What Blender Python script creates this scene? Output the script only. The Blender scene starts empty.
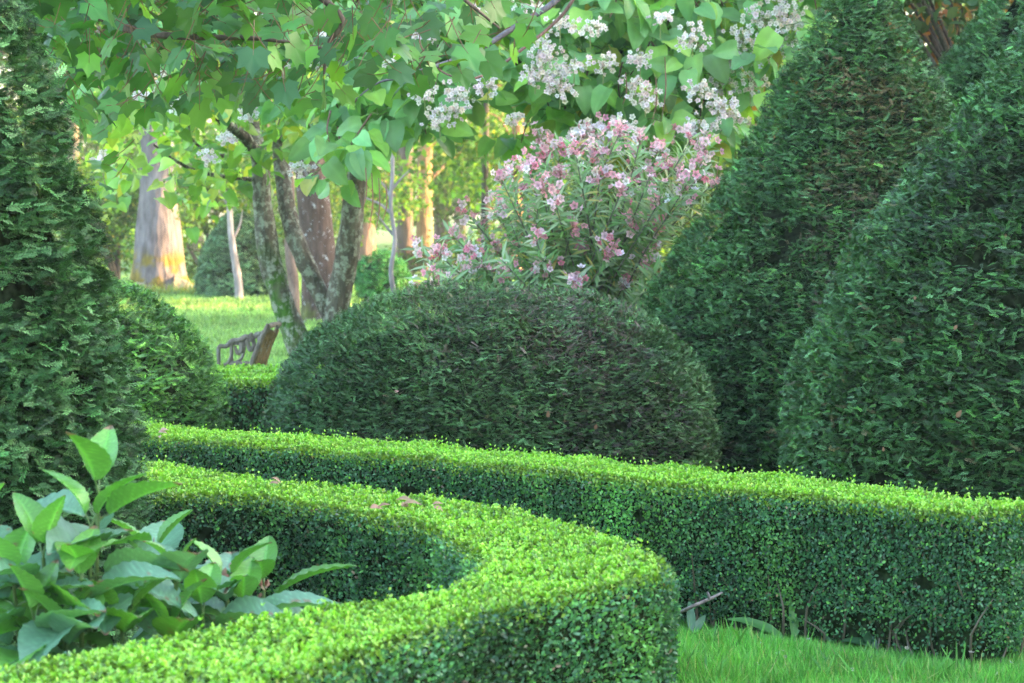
import bpy, math, random
import numpy as np
from mathutils import Vector

rng = np.random.default_rng(11)
random.seed(11)
R = math.radians
sc = bpy.context.scene
COL = sc.collection

# ------------------------------------------------------------------ camera geometry
FPX, HOR, CAMH = 2296.0, 210.0, 1.5
def at(px, py, d):
    """point seen at pixel px,py that lies d metres away"""
    return np.array([(px-512.0)/FPX*d, d, CAMH-(py-HOR)/FPX*d])
def on(px, py, z):
    """point seen at pixel px,py on the level z"""
    d = FPX*(CAMH-z)/(py-HOR)
    return np.array([(px-512.0)/FPX*d, d, z])

# ------------------------------------------------------------------ numpy helpers
_G = rng.random((32, 32, 32)).astype(np.float32)
def vnoise(p, s=1.0, off=0.0):
    q = np.asarray(p)*s + off + 100.0
    i = np.floor(q).astype(int); f = q-i; f = f*f*(3-2*f)
    i0 = i % 32; i1 = (i+1) % 32
    def g(a, b, c): return _G[a, b, c]
    x0, y0, z0 = i0[..., 0], i0[..., 1], i0[..., 2]; x1, y1, z1 = i1[..., 0], i1[..., 1], i1[..., 2]
    fx, fy, fz = f[..., 0], f[..., 1], f[..., 2]
    a = g(x0,y0,z0)*(1-fx)+g(x1,y0,z0)*fx; b = g(x0,y1,z0)*(1-fx)+g(x1,y1,z0)*fx
    c = g(x0,y0,z1)*(1-fx)+g(x1,y0,z1)*fx; d = g(x0,y1,z1)*(1-fx)+g(x1,y1,z1)*fx
    return ((a*(1-fy)+b*fy)*(1-fz)+(c*(1-fy)+d*fy)*fz)*2-1
def unit(v): return v/np.maximum(np.linalg.norm(v, axis=-1, keepdims=True), 1e-9)
def rnd(n, k=3): return rng.normal(size=(n, k))
def frames(d, nrm):
    """rotation matrices: local Y along d, local Z near nrm"""
    y = unit(d); x = unit(np.cross(y, nrm)); z = np.cross(x, y)
    return np.stack([x, y, z], axis=-1)

class Geo:
    def __init__(s): s.V=[]; s.F=[]; s.C=[]; s.n=0
    def add(s, V, F, C):
        V = np.asarray(V, dtype=np.float32).reshape(-1, 3); F = np.asarray(F, dtype=np.int32).reshape(-1, 4)
        C = np.asarray(C, dtype=np.float32)
        if C.ndim == 1: C = np.tile(C, (len(V), 1))
        s.V.append(V); s.F.append(F+s.n); s.C.append(C); s.n += len(V); return s
    def inst(s, proto, pos, M, scale, col):
        pv, pf, ps = proto
        N = len(pos)
        if N == 0: return s
        scale = np.asarray(scale)
        if scale.ndim == 0: scale = np.full(N, float(scale))
        if scale.ndim == 1: scale = scale[:, None]
        loc = pv[None]*scale[:, None, :] if scale.shape[1] == 3 else pv[None]*scale[:, None]
        V = pos[:, None, :] + np.einsum('nij,nkj->nki', M, loc)
        F = pf[None] + (np.arange(N)*len(pv))[:, None, None]
        C = col[:, None, :]*ps[None, :, None]
        return s.add(V.reshape(-1, 3), F.reshape(-1, 4), C.reshape(-1, 3))
    def build(s, name, mat, root=None, smooth=False, tagd=None):
        V = np.concatenate(s.V); F = np.concatenate(s.F); C = np.concatenate(s.C)
        off = np.array(root['_o']) if root is not None and '_o' in root else np.zeros(3)
        V = V - off.astype(np.float32)
        me = bpy.data.meshes.new(name)
        me.vertices.add(len(V)); me.vertices.foreach_set('co', V.ravel())
        me.loops.add(len(F)*4); me.loops.foreach_set('vertex_index', F.ravel())
        me.polygons.add(len(F)); me.polygons.foreach_set('loop_start', np.arange(0, len(F)*4, 4, dtype=np.int32))
        try: me.polygons.foreach_set('loop_total', np.full(len(F), 4, dtype=np.int32))
        except Exception: pass
        if smooth: me.polygons.foreach_set('use_smooth', np.ones(len(F), dtype=bool))
        at_ = me.attributes.new('col', 'FLOAT_COLOR', 'POINT')
        at_.data.foreach_set('color', np.concatenate([C, np.ones((len(C), 1), np.float32)], axis=1).astype(np.float32).ravel())
        me.update(calc_edges=True)
        me.materials.append(mat)
        o = bpy.data.objects.new(name, me); COL.objects.link(o)
        if root is not None:
            o.parent = root
            o['_o'] = list(off)
        else: o['_o'] = [0, 0, 0]
        return o

def thing(name, label, cat, loc, group=None, kind=None):
    o = bpy.data.objects.new(name, None); COL.objects.link(o)
    o.location = loc; o.empty_display_size = 0.2
    o['label'] = label; o['category'] = cat; o['_o'] = [float(v) for v in loc]
    if group: o['group'] = group
    if kind: o['kind'] = kind
    return o
def single(geo, name, mat, label, cat, loc, group=None, kind=None, smooth=False):
    """a thing made of one mesh, its origin at its base"""
    f = {'_o': [float(v) for v in loc]}
    geo.V = [v - np.array(f['_o'], dtype=np.float32) for v in geo.V]
    o = geo.build(name, mat, None, smooth); o.location = loc
    o['label'] = label; o['category'] = cat
    if group: o['group'] = group
    if kind: o['kind'] = kind
    return o
def kids(o): return [c for c in bpy.data.objects if c.parent == o]
def copy_tree(o, parent=None):
    ch = kids(o)
    c = o.copy(); COL.objects.link(c)
    if parent is not None: c.parent = parent
    for k in ch: copy_tree(k, c)
    return c

def grid_faces(nu, nv, closed_u=False):
    """faces of a grid of nv rows, nu columns"""
    i = np.arange(nu if closed_u else nu-1); j = np.arange(nv-1)
    I, J = np.meshgrid(i, j); I2 = (I+1) % nu
    return np.stack([J*nu+I, J*nu+I2, (J+1)*nu+I2, (J+1)*nu+I], axis=-1).reshape(-1, 4)

def catmull(P, n):
    P = np.asarray(P, float); m = len(P)
    if m == 2:
        t = np.linspace(0, 1, n)[:, None]; return P[0]*(1-t)+P[1]*t
    Q = np.vstack([2*P[0]-P[1], P, 2*P[-1]-P[-2]])
    t = np.linspace(0, m-1-1e-6, n); i = t.astype(int); f = (t-i)[:, None]
    a, b, c, d = Q[i], Q[i+1], Q[i+2], Q[i+3]
    return 0.5*((2*b)+(-a+c)*f+(2*a-5*b+4*c-d)*f**2+(-a+3*b-3*c+d)*f**3)
def resample(P, n):
    L = np.r_[0, np.cumsum(np.linalg.norm(np.diff(P, axis=0), axis=1))]
    t = np.linspace(0, L[-1], n)
    return np.stack([np.interp(t, L, P[:, k]) for k in range(P.shape[1])], axis=1)

def tube(geo, P, r, col, sides=10, n=None, rough=0.0, colfn=None, flare=None):
    P = np.asarray(P, float); r = np.asarray(r, float)
    n = n or max(2, len(P)*4)
    tt = np.linspace(0, 1, len(P)); C = catmull(P, n); rr = np.interp(np.linspace(0, 1, n), tt, r)
    T = unit(np.gradient(C, axis=0)); ref = np.array([0.31, 0.93, 0.1])
    X = unit(np.cross(T, ref)); Y = np.cross(T, X)
    a = np.linspace(0, 2*np.pi, sides, endpoint=False)
    ring = X[:, None]*np.cos(a)[None, :, None]+Y[:, None]*np.sin(a)[None, :, None]
    rad = rr[:, None]*np.ones(sides)[None]
    if flare is not None: rad = rad*flare(np.linspace(0, 1, n)[:, None], a[None])
    V = C[:, None]+ring*rad[..., None]
    if rough > 0:
        nz = vnoise(V*np.array([1, 1, 0.25]), 0.8/max(r.max(), .02))*0.6+vnoise(V*np.array([1, 1, .3]), 3.0/max(r.max(), .02))*0.4
        V = V+ring*(rad*rough*nz)[..., None]
    V = V.reshape(-1, 3)
    cc = np.tile(np.asarray(col, float), (len(V), 1)) if colfn is None else colfn(V)
    geo.add(V, grid_faces(sides, n, True), cc)
    return geo

# ------------------------------------------------------------------ leaf shapes (length along Y, width X, normal Z)
def leafgrid(outline, n=5, cup=0.15, droop=0.25, m=2, wav=0.0):
    """outline(t)->half width, n rows"""
    t = np.linspace(0, 1, n+1); V=[]; S=[]
    us = np.linspace(-1, 1, 2*m+1)
    for a in t:
        w = outline(a)
        for u in us:
            z = cup*abs(u)*w*1.0 - droop*a*a + wav*math.sin(a*14+u*3)*abs(u)
            V.append((u*w, a, z)); S.append(1.0 if abs(u) > .01 else 1.12)
    return np.array(V), grid_faces(2*m+1, n+1), np.array(S)
P_BOX = (np.array([(0,0,0),(-.3,.45,.08),(-.22,.85,.06),(0,1,0),(.22,.85,.06),(.3,.45,.08)], float),
         np.array([(0,3,2,1),(0,5,4,3)]), np.ones(6))
def p_sprig(pairs=8, w=.035, L=.27, curve=.2, seed=0):
    r = random.Random(seed); V=[]; F=[]; S=[]
    for k in range(pairs):
        t = (k+.6)/pairs; y0 = t*.86; z0 = -curve*t*t
        for s in (-1, 1):
            ln = L*(1-.45*t)*r.uniform(.8, 1.15); ang = R(r.uniform(40, 62)); up = r.uniform(-.1, .25)
            dx, dy = math.sin(ang)*s*ln, math.cos(ang)*ln
            b = len(V)
            V += [(0, y0-w, z0), (dx*.55-0, y0+dy*.5-w, z0+up*ln*.6), (dx, y0+dy, z0+up*ln-.02), (dx*.45, y0+dy*.5+w, z0+up*ln*.6)]
            F.append((b, b+1, b+2, b+3)); S += [.8, 1, 1.15, 1]
    b = len(V); V += [(-.014, 0, 0), (.014, 0, 0), (.008, .9, -curve*.8), (-.008, .9, -curve*.8)]; F.append((b, b+1, b+2, b+3)); S += [.7]*4
    return np.array(V), np.array(F), np.array(S)
SPRIGS = [p_sprig(7, .045, .25, c, i) for i, c in enumerate((.1, .3, -.1))]
SPRIGS_FAR = [p_sprig(5, .06, .3, c, i) for i, c in enumerate((.15, .3, -.1))]
P_HEART = leafgrid(lambda a: .47*max(0., math.sin(math.pi*min(1, a*.86+.14)**.85))**.6*(1-.25*a)*.86+.002, 10, .22, .30, 3, .02)
P_LEAF = leafgrid(lambda a: .33*math.sin(math.pi*a**.85)+.003, 4, .2, .25, 1)
P_LANCE = leafgrid(lambda a: .085*math.sin(math.pi*a**.8)+.002, 3, .3, .18, 1)
P_CARD = (np.array([(0,0,0),(-.32,.5,.06),(0,1,-.08),(.32,.5,.06)], float), np.array([(0,3,2,1)]), np.ones(4))
P_BLADE = (np.array([(-.045,0,0),(.045,0,0),(.032,.55,-.08),(-.032,.55,-.08),(.004,1,-.3),(-.004,1,-.3)], float),
           np.array([(0,1,2,3),(3,2,4,5)]), np.array([.75,.75,1,1,1.15,1.15]))
def p_maple():
    ang = [(-178,.2),(-150,.5),(-125,.5),(-100,.74),(-80,.58),(-62,.66),(-46,.92),(-30,.66),(-19,.72),(-9,.8),(0,1.0),(9,.8),(19,.72),(30,.66),(46,.92),(62,.66),(80,.58),(100,.74),(125,.5),(150,.5),(178,.2)]
    V=[(0,.32,0)]; S=[1.1]
    for a, r in ang:
        x = math.sin(R(a))*r*.62; y = .32+math.cos(R(a))*r*.68
        V.append((x, y, -.35*(x*x+(y-.32)**2)+.1*abs(x))); S.append(1.0)
    F=[]
    k = 1
    while k+2 < len(V)+0:
        F.append((0, k+2, k+1, k)); k += 2
    return np.array(V), np.array(F), np.array(S)
P_MAPLE = p_maple()
def p_flower(petals=5, w=.42, cup=.25):
    V=[]; F=[]; S=[]
    for k in range(petals):
        a = 2*math.pi*k/petals; c, s = math.cos(a), math.sin(a)
        def rot(x, y, z): return (x*c-y*s, x*s+y*c, z)
        b = len(V)
        V += [rot(0,.05,0), rot(-w*.5,.32,cup*.5), rot(0,.55,cup), rot(w*.5,.32,cup*.5)]; F.append((b, b+3, b+2, b+1)); S += [.55, 1, 1.05, 1]
    return np.array(V), np.array(F), np.array(S)
P_FLOWER = p_flower()

# ------------------------------------------------------------------ materials
def mat(name):
    m = bpy.data.materials.new(name); m.use_nodes = True
    nt = m.node_tree; nt.nodes.clear()
    return m, nt, nt.nodes.new('ShaderNodeOutputMaterial')
def foliage(name, rough=.45, spec=.35, trans=.3, tcol=(1.25, 1.15, .45), noise=18, var=.25):
    m, nt, out = mat(name); N = nt.nodes.new; L = nt.links.new
    a = N('ShaderNodeAttribute'); a.attribute_name = 'col'
    nz = N('ShaderNodeTexNoise'); nz.inputs['Scale'].default_value = noise; nz.inputs['Detail'].default_value = 2
    tc = N('ShaderNodeTexCoord'); L(tc.outputs['Object'], nz.inputs['Vector'])
    mr = N('ShaderNodeMapRange'); mr.inputs[1].default_value = .3; mr.inputs[2].default_value = .7; mr.inputs[3].default_value = 1-var; mr.inputs[4].default_value = 1+var
    L(nz.outputs['Fac'], mr.inputs[0])
    mx = N('ShaderNodeVectorMath'); mx.operation = 'SCALE'; L(a.outputs['Color'], mx.inputs[0]); L(mr.outputs[0], mx.inputs['Scale'])
    p = N('ShaderNodeBsdfPrincipled'); L(mx.outputs[0], p.inputs['Base Color']); p.inputs['Roughness'].default_value = rough
    p.inputs['Specular IOR Level'].default_value = spec
    t = N('ShaderNodeBsdfTranslucent'); tm = N('ShaderNodeVectorMath'); tm.operation = 'MULTIPLY'; tm.inputs[1].default_value = tcol
    L(mx.outputs[0], tm.inputs[0]); L(tm.outputs[0], t.inputs['Color'])
    ms = N('ShaderNodeMixShader'); ms.inputs[0].default_value = trans; L(p.outputs[0], ms.inputs[1]); L(t.outputs[0], ms.inputs[2])
    L(ms.outputs[0], out.inputs[0]); return m
def bark(name, scale=14, bump=.6, patch=None, patch_scale=6, patch_amt=.5, rough=.9):
    m, nt, out = mat(name); N = nt.nodes.new; L = nt.links.new
    a = N('ShaderNodeAttribute'); a.attribute_name = 'col'
    tc = N('ShaderNodeTexCoord'); mp = N('ShaderNodeMapping'); mp.inputs['Scale'].default_value = (1, 1, .22)
    L(tc.outputs['Object'], mp.inputs[0])
    nz = N('ShaderNodeTexNoise'); nz.inputs['Scale'].default_value = scale; nz.inputs['Detail'].default_value = 6; nz.inputs['Roughness'].default_value = .7; L(mp.outputs[0], nz.inputs['Vector'])
    vo = N('ShaderNodeTexVoronoi'); vo.inputs['Scale'].default_value = scale*1.3; L(mp.outputs[0], vo.inputs['Vector'])
    mr = N('ShaderNodeMapRange'); mr.inputs[1].default_value = .3; mr.inputs[2].default_value = .7; mr.inputs[3].default_value = .45; mr.inputs[4].default_value = 1.35; L(nz.outputs['Fac'], mr.inputs[0])
    mx = N('ShaderNodeVectorMath'); mx.operation = 'SCALE'; L(a.outputs['Color'], mx.inputs[0]); L(mr.outputs[0], mx.inputs['Scale'])
    last = mx.outputs[0]
    if patch:
        n2 = N('ShaderNodeTexNoise'); n2.inputs['Scale'].default_value = patch_scale; n2.inputs['Detail'].default_value = 5; n2.inputs['Roughness'].default_value = .75; L(tc.outputs['Object'], n2.inputs['Vector'])
        r2 = N('ShaderNodeMapRange'); r2.inputs[1].default_value = 1-patch_amt; r2.inputs[2].default_value = 1-patch_amt+.08; L(n2.outputs['Fac'], r2.inputs[0])
        mc = N('ShaderNodeMix'); mc.data_type = 'RGBA'; mc.inputs['B'].default_value = (*patch, 1); L(r2.outputs[0], mc.inputs['Factor']); L(last, mc.inputs['A']); last = mc.outputs['Result']
    p = N('ShaderNodeBsdfPrincipled'); L(last, p.inputs['Base Color']); p.inputs['Roughness'].default_value = rough; p.inputs['Specular IOR Level'].default_value = .2
    ad = N('ShaderNodeMath'); ad.operation = 'ADD'; L(nz.outputs['Fac'], ad.inputs[0]); L(vo.outputs['Distance'], ad.inputs[1])
    b = N('ShaderNodeBump'); b.inputs['Strength'].default_value = bump; b.inputs['Distance'].default_value = .03; L(ad.outputs[0], b.inputs['Height']); L(b.outputs[0], p.inputs['Normal'])
    L(p.outputs[0], out.inputs[0]); return m
def ground_mat(name, cols, s1=1.2, s2=30, bump=.5):
    m, nt, out = mat(name); N = nt.nodes.new; L = nt.links.new
    tc = N('ShaderNodeTexCoord')
    n1 = N('ShaderNodeTexNoise'); n1.inputs['Scale'].default_value = s1; n1.inputs['Detail'].default_value = 5; L(tc.outputs['Object'], n1.inputs['Vector'])
    n2 = N('ShaderNodeTexNoise'); n2.inputs['Scale'].default_value = s2; n2.inputs['Detail'].default_value = 5; n2.inputs['Roughness'].default_value = .7; L(tc.outputs['Object'], n2.inputs['Vector'])
    ad = N('ShaderNodeMath'); ad.operation = 'MULTIPLY_ADD'; ad.inputs[1].default_value = .6; L(n2.outputs['Fac'], ad.inputs[0])
    m2 = N('ShaderNodeMath'); m2.operation = 'MULTIPLY'; m2.inputs[1].default_value = .4; L(n1.outputs['Fac'], m2.inputs[0]); L(m2.outputs[0], ad.inputs[2])
    cr = N('ShaderNodeValToRGB'); L(ad.outputs[0], cr.inputs[0])
    cr.color_ramp.elements[0].position = .35; cr.color_ramp.elements[1].position = .65
    cr.color_ramp.elements[0].color = (*cols[0], 1); cr.color_ramp.elements[1].color = (*cols[-1], 1)
    for k, c in enumerate(cols[1:-1]): e = cr.color_ramp.elements.new(.35+.3*(k+1)/(len(cols)-1)); e.color = (*c, 1)
    p = N('ShaderNodeBsdfPrincipled'); L(cr.outputs[0], p.inputs['Base Color']); p.inputs['Roughness'].default_value = .9; p.inputs['Specular IOR Level'].default_value = .15
    b = N('ShaderNodeBump'); b.inputs['Strength'].default_value = bump; b.inputs['Distance'].default_value = .03; L(n2.outputs['Fac'], b.inputs['Height']); L(b.outputs[0], p.inputs['Normal'])
    L(p.outputs[0], out.inputs[0]); return m

M_YEW = foliage('yew_needles', .5, .22, .1, noise=3, var=.22)
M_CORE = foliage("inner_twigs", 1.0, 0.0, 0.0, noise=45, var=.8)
M_BOX = foliage('box_leaves', .38, .5, .25, noise=4, var=.2)
M_BROAD = foliage('broad_leaves', .42, .45, .42, noise=9, var=.15)
M_FAR = foliage('woodland_leaves', .6, .2, .5, tcol=(1.3, 1.2, .4), noise=.5, var=.3)
M_GRASS = foliage('grass_blades', .5, .3, .35, noise=1.5, var=.25)
M_PETAL = foliage('petals', .6, .15, .45, tcol=(1.05, 1, 1), noise=9, var=.05)
M_TWIG = bark('twig_bark', 40, .3)
M_CATBARK = bark('catalpa_bark', 22, .7, patch=(.27, .29, .24), patch_scale=14, patch_amt=.5)
M_LICHEN = bark('lichen_bark', 14, .7, patch=(.45, .45, .46), patch_scale=13, patch_amt=.42)
M_OAKBARK = bark('oak_bark', 9, 1.0)
M_PALEBARK = bark('pale_bark', 10, .4)
M_BENCH = bark('weathered_wood', 30, .5, patch=(.25, .24, .22), patch_scale=20, patch_amt=.45)
M_LAWN = ground_mat('lawn_turf', [(.06, .13, .03), (.11, .22, .055), (.18, .32, .09)], 1.0, 26, .6)
M_SOIL = ground_mat('soil', [(.02, .016, .012), (.05, .04, .03), (.12, .10, .085)], 6, 60, .8)

def mixcol(base, cols, w, n, jit=.15):
    """n colours picked from a palette with brightness jitter"""
    P = np.array([base]+list(cols), float); w = np.array(w, float); w /= w.sum()
    c = P[rng.choice(len(P), n, p=w)]
    return c*np.exp(rng.normal(0, jit, (n, 1)))*np.exp(rng.normal(0, .05, (n, 3)))

# ------------------------------------------------------------------ ground
def sheet(name, pts_or_size, z, m):
    me = bpy.data.meshes.new(name)
    if isinstance(pts_or_size, (int, float)):
        s = pts_or_size; v = [(-s,-s,z),(s,-s,z),(s,s,z),(-s,s,z)]
    else: v = [(p[0], p[1], z) for p in pts_or_size]
    me.from_pydata(v, [], [list(range(len(v)))]); me.update(); me.materials.append(m)
    o = bpy.data.objects.new(name, me); COL.objects.link(o); o['kind'] = 'structure'; return o
sheet('ground', 600.0, 0.0, M_LAWN)

# ------------------------------------------------------------------ hedges
def hedge(label, Lp, Rp, H, loc, n=260, dens_side=22000, dens_top=12500, leaf=.0145, palette='outer', vis=None):
    """Lp / Rp: the two top edges in world xy from one end to the other"""
    A = resample(catmull(np.array(Lp)[:, :2], 200), n); B = resample(catmull(np.array(Rp)[:, :2], 200), n)
    root = thing('box_hedge', label, 'hedge', loc, 'clipped box hedges of the parterre')
    # dark twiggy inside
    mid = (A+B)/2
    def inset(P, k): return P+unit(mid-P)*np.minimum(k, np.linalg.norm(mid-P, axis=1)*.8)[:, None]
    a, b = inset(A, .045), inset(B, .045)
    z0 = np.zeros(n); rows = []
    for P, z in ((a, .02), (a, H-.06), (inset(A, .09), H-.035), (inset(B, .09), H-.035), (b, H-.06), (b, .02)):
        rows.append(np.c_[P, np.full(n, z)])
    V = np.stack(rows, 0).reshape(-1, 3)
    V = V+vnoise(V, 9)[:, None]*.012
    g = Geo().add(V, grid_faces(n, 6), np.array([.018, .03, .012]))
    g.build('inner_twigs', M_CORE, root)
    leaves = Geo(); fresh = Geo()
    def side(P, Q):
        seg = np.linalg.norm(np.diff(P, axis=0), axis=1); L = np.r_[0, np.cumsum(seg)]
        N = int(L[-1]*H*dens_side)
        s = rng.random(N)*L[-1]; z = rng.random(N)*(H-.02)+.01
        x = np.interp(s, L, P[:, 0]); y = np.interp(s, L, P[:, 1])
        out = unit(P-Q); ox = np.interp(s, L, out[:, 0]); oy = np.interp(s, L, out[:, 1])
        nrm = unit(np.c_[ox, oy, np.zeros(N)])
        pos = np.c_[x, y, z]
        bulge = vnoise(pos, 5)*.018+vnoise(pos, 14)*.012 - np.clip((z-(H-.05))/.05, 0, 1)**2*.03 - np.clip((.08-z)/.08, 0, 1)*.05
        holes = vnoise(pos, 9, 7.7)
        keep = (holes > -.74) & ~((z < .12) & (vnoise(pos, 6, 17) > .05) & (rng.random(N) < .75))
        pos = pos+nrm*(bulge+rng.uniform(-.03, .006, N))[:, None]
        d = unit(nrm*.55+np.array([0, 0, .45])+rnd(N)*.55); nn = unit(nrm*.8+rnd(N)*.5+np.array([0, 0, .35]))
        clump = vnoise(pos, 5, 3.3)
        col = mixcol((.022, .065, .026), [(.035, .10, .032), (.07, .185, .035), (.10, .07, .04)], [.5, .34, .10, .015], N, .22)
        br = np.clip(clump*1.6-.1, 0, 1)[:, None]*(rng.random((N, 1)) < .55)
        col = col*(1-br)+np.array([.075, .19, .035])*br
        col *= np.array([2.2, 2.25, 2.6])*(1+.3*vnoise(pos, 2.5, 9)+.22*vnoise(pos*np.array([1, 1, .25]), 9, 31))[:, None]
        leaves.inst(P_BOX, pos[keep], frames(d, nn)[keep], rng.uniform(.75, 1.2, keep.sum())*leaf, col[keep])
        # little shoots standing off the face
    side(A, B); side(B, A)
    # top
    W = np.linalg.norm(A-B, axis=1); seg = np.linalg.norm(np.diff(mid, axis=0), axis=1)
    cell = (W[1:]+W[:-1])/2*(np.linalg.norm(np.diff(A, axis=0), axis=1)+np.linalg.norm(np.diff(B, axis=0), axis=1))/2
    area = cell.sum(); cdf = np.cumsum(cell)/area
    def toppts(N, mar=0.0):
        i = np.minimum(np.searchsorted(cdf, rng.random(N)), n-2); f = rng.random(N)[:, None]; t = mar+(1-2*mar)*rng.random(N)[:, None]
        a_ = A[i]*(1-f)+A[i+1]*f; b_ = B[i]*(1-f)+B[i+1]*f
        p = a_*(1-t)+b_*t
        edge = np.minimum(t, 1-t)[:, 0]*np.linalg.norm(a_-b_, axis=1)
        z = H+vnoise(np.c_[p, np.zeros(N)], 6)*.012-np.clip((.035-edge)/.035, 0, 1)**2*.03
        return np.c_[p, z]
    N = int(area*dens_top)
    pos = toppts(N); pos[:, 2] += rng.uniform(-.03, .002, N)
    d = unit(rnd(N)*.6+np.array([0, 0, .5])); nn = unit(rnd(N)*.5+np.array([0, 0, 1]))
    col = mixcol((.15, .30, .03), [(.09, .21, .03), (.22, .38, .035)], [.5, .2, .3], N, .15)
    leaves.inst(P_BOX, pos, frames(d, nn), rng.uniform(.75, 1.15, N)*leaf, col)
    # fresh shoots: rosettes of leaves on short upright twigs
    K = int(area*dens_top*.16); base = toppts(K, .09); tall = vnoise(base, 9, 2)*.5+.5
    hgt = .003+.020*tall*rng.random(K)+(rng.random(K) < .05)*.028
    tilt = unit(rnd(K)*.22+np.array([0, 0, 1]))
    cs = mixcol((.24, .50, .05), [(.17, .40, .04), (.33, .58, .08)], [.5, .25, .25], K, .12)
    for lv in range(3):
        for q in range(3 if lv < 2 else 2):
            ang = rng.random(K)*6.28
            d = np.c_[np.cos(ang), np.sin(ang), np.full(K, .5+lv*.6)]+rnd(K)*.15
            p = base+tilt*(hgt*(lv/2.0))[:, None]
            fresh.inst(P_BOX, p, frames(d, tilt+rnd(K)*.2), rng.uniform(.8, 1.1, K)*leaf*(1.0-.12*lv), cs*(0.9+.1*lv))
    tw = leaves
    for P, Q in ((A, B), (B, A)):
        for j in range(int(n*.22)):
            i_ = int(rng.integers(2, n-2)); o_ = (P[i_]-Q[i_]); o_ = o_/max(np.linalg.norm(o_), 1e-6)
            b0 = np.r_[P[i_]-o_*rng.uniform(.01, .05), 0.0]; h0 = rng.uniform(.08, .3)
            tube(tw, [b0, b0+np.array([rng.normal(0, .02), rng.normal(0, .02), h0*.5]), b0+np.array([rng.normal(0, .05), rng.normal(0, .05), h0])], [.005, .004, .002], (.16, .13, .09), 4, 5)
    o1 = leaves.build('leaf_face', M_BOX, root); o2 = fresh.build('fresh_shoots', M_BOX, root)
    return root

H = .5
w = lambda L, z=H: [on(x, y, z) for x, y in L]
outer_near = w([(-120,437),(60,437),(160,441),(300,452),(420,462),(500,470),(600,480),(700,491),(800,500),(880,507),(930,513),(970,517),(1000,517),(1028,512),(1046,506),(1050,503)])
outer_far  = w([(-120,424),(60,425),(155,427),(300,437),(450,447),(520,453),(600,461),(700,470),(800,480),(880,490),(930,496),(975,500),(1010,502),(1035,502),(1047,502),(1050,502)])
hedge('long curved box hedge sweeping to the right with a shaded face above the grass', outer_near, outer_far, H, (.6, 8.5, 0))
inner_out = w([(20,452),(90,458),(160,465),(300,482),(400,494),(500,509),(590,529),(640,546),(668,560),(676,570),(664,580),(600,594),(500,615),(400,651),(300,690),(180,745),(60,820)])
inner_in  = w([(20,480),(90,488),(155,497),(240,500),(310,507),(390,524),(435,538),(462,556),(470,570),(452,583),(420,594),(330,608),(250,621),(160,638),(60,655),(0,666),(-160,700)])
hedge('low box hedge bent into a hairpin in the foreground around the leafy shrubs', inner_out, inner_in, H, (.1, 6.4, 0), dens_side=17000, dens_top=12500)
back_near = w([(60,384),(160,386),(230,386),(300,384),(380,388)])
back_far  = w([(60,367),(160,366),(230,366),(300,366),(380,368)])
hedge('short box hedge between the two yew domes in front of the bench', back_near, back_far, H, (-1.6, 13.8, 0), n=80, dens_side=5000, dens_top=5000, leaf=.024)

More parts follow.
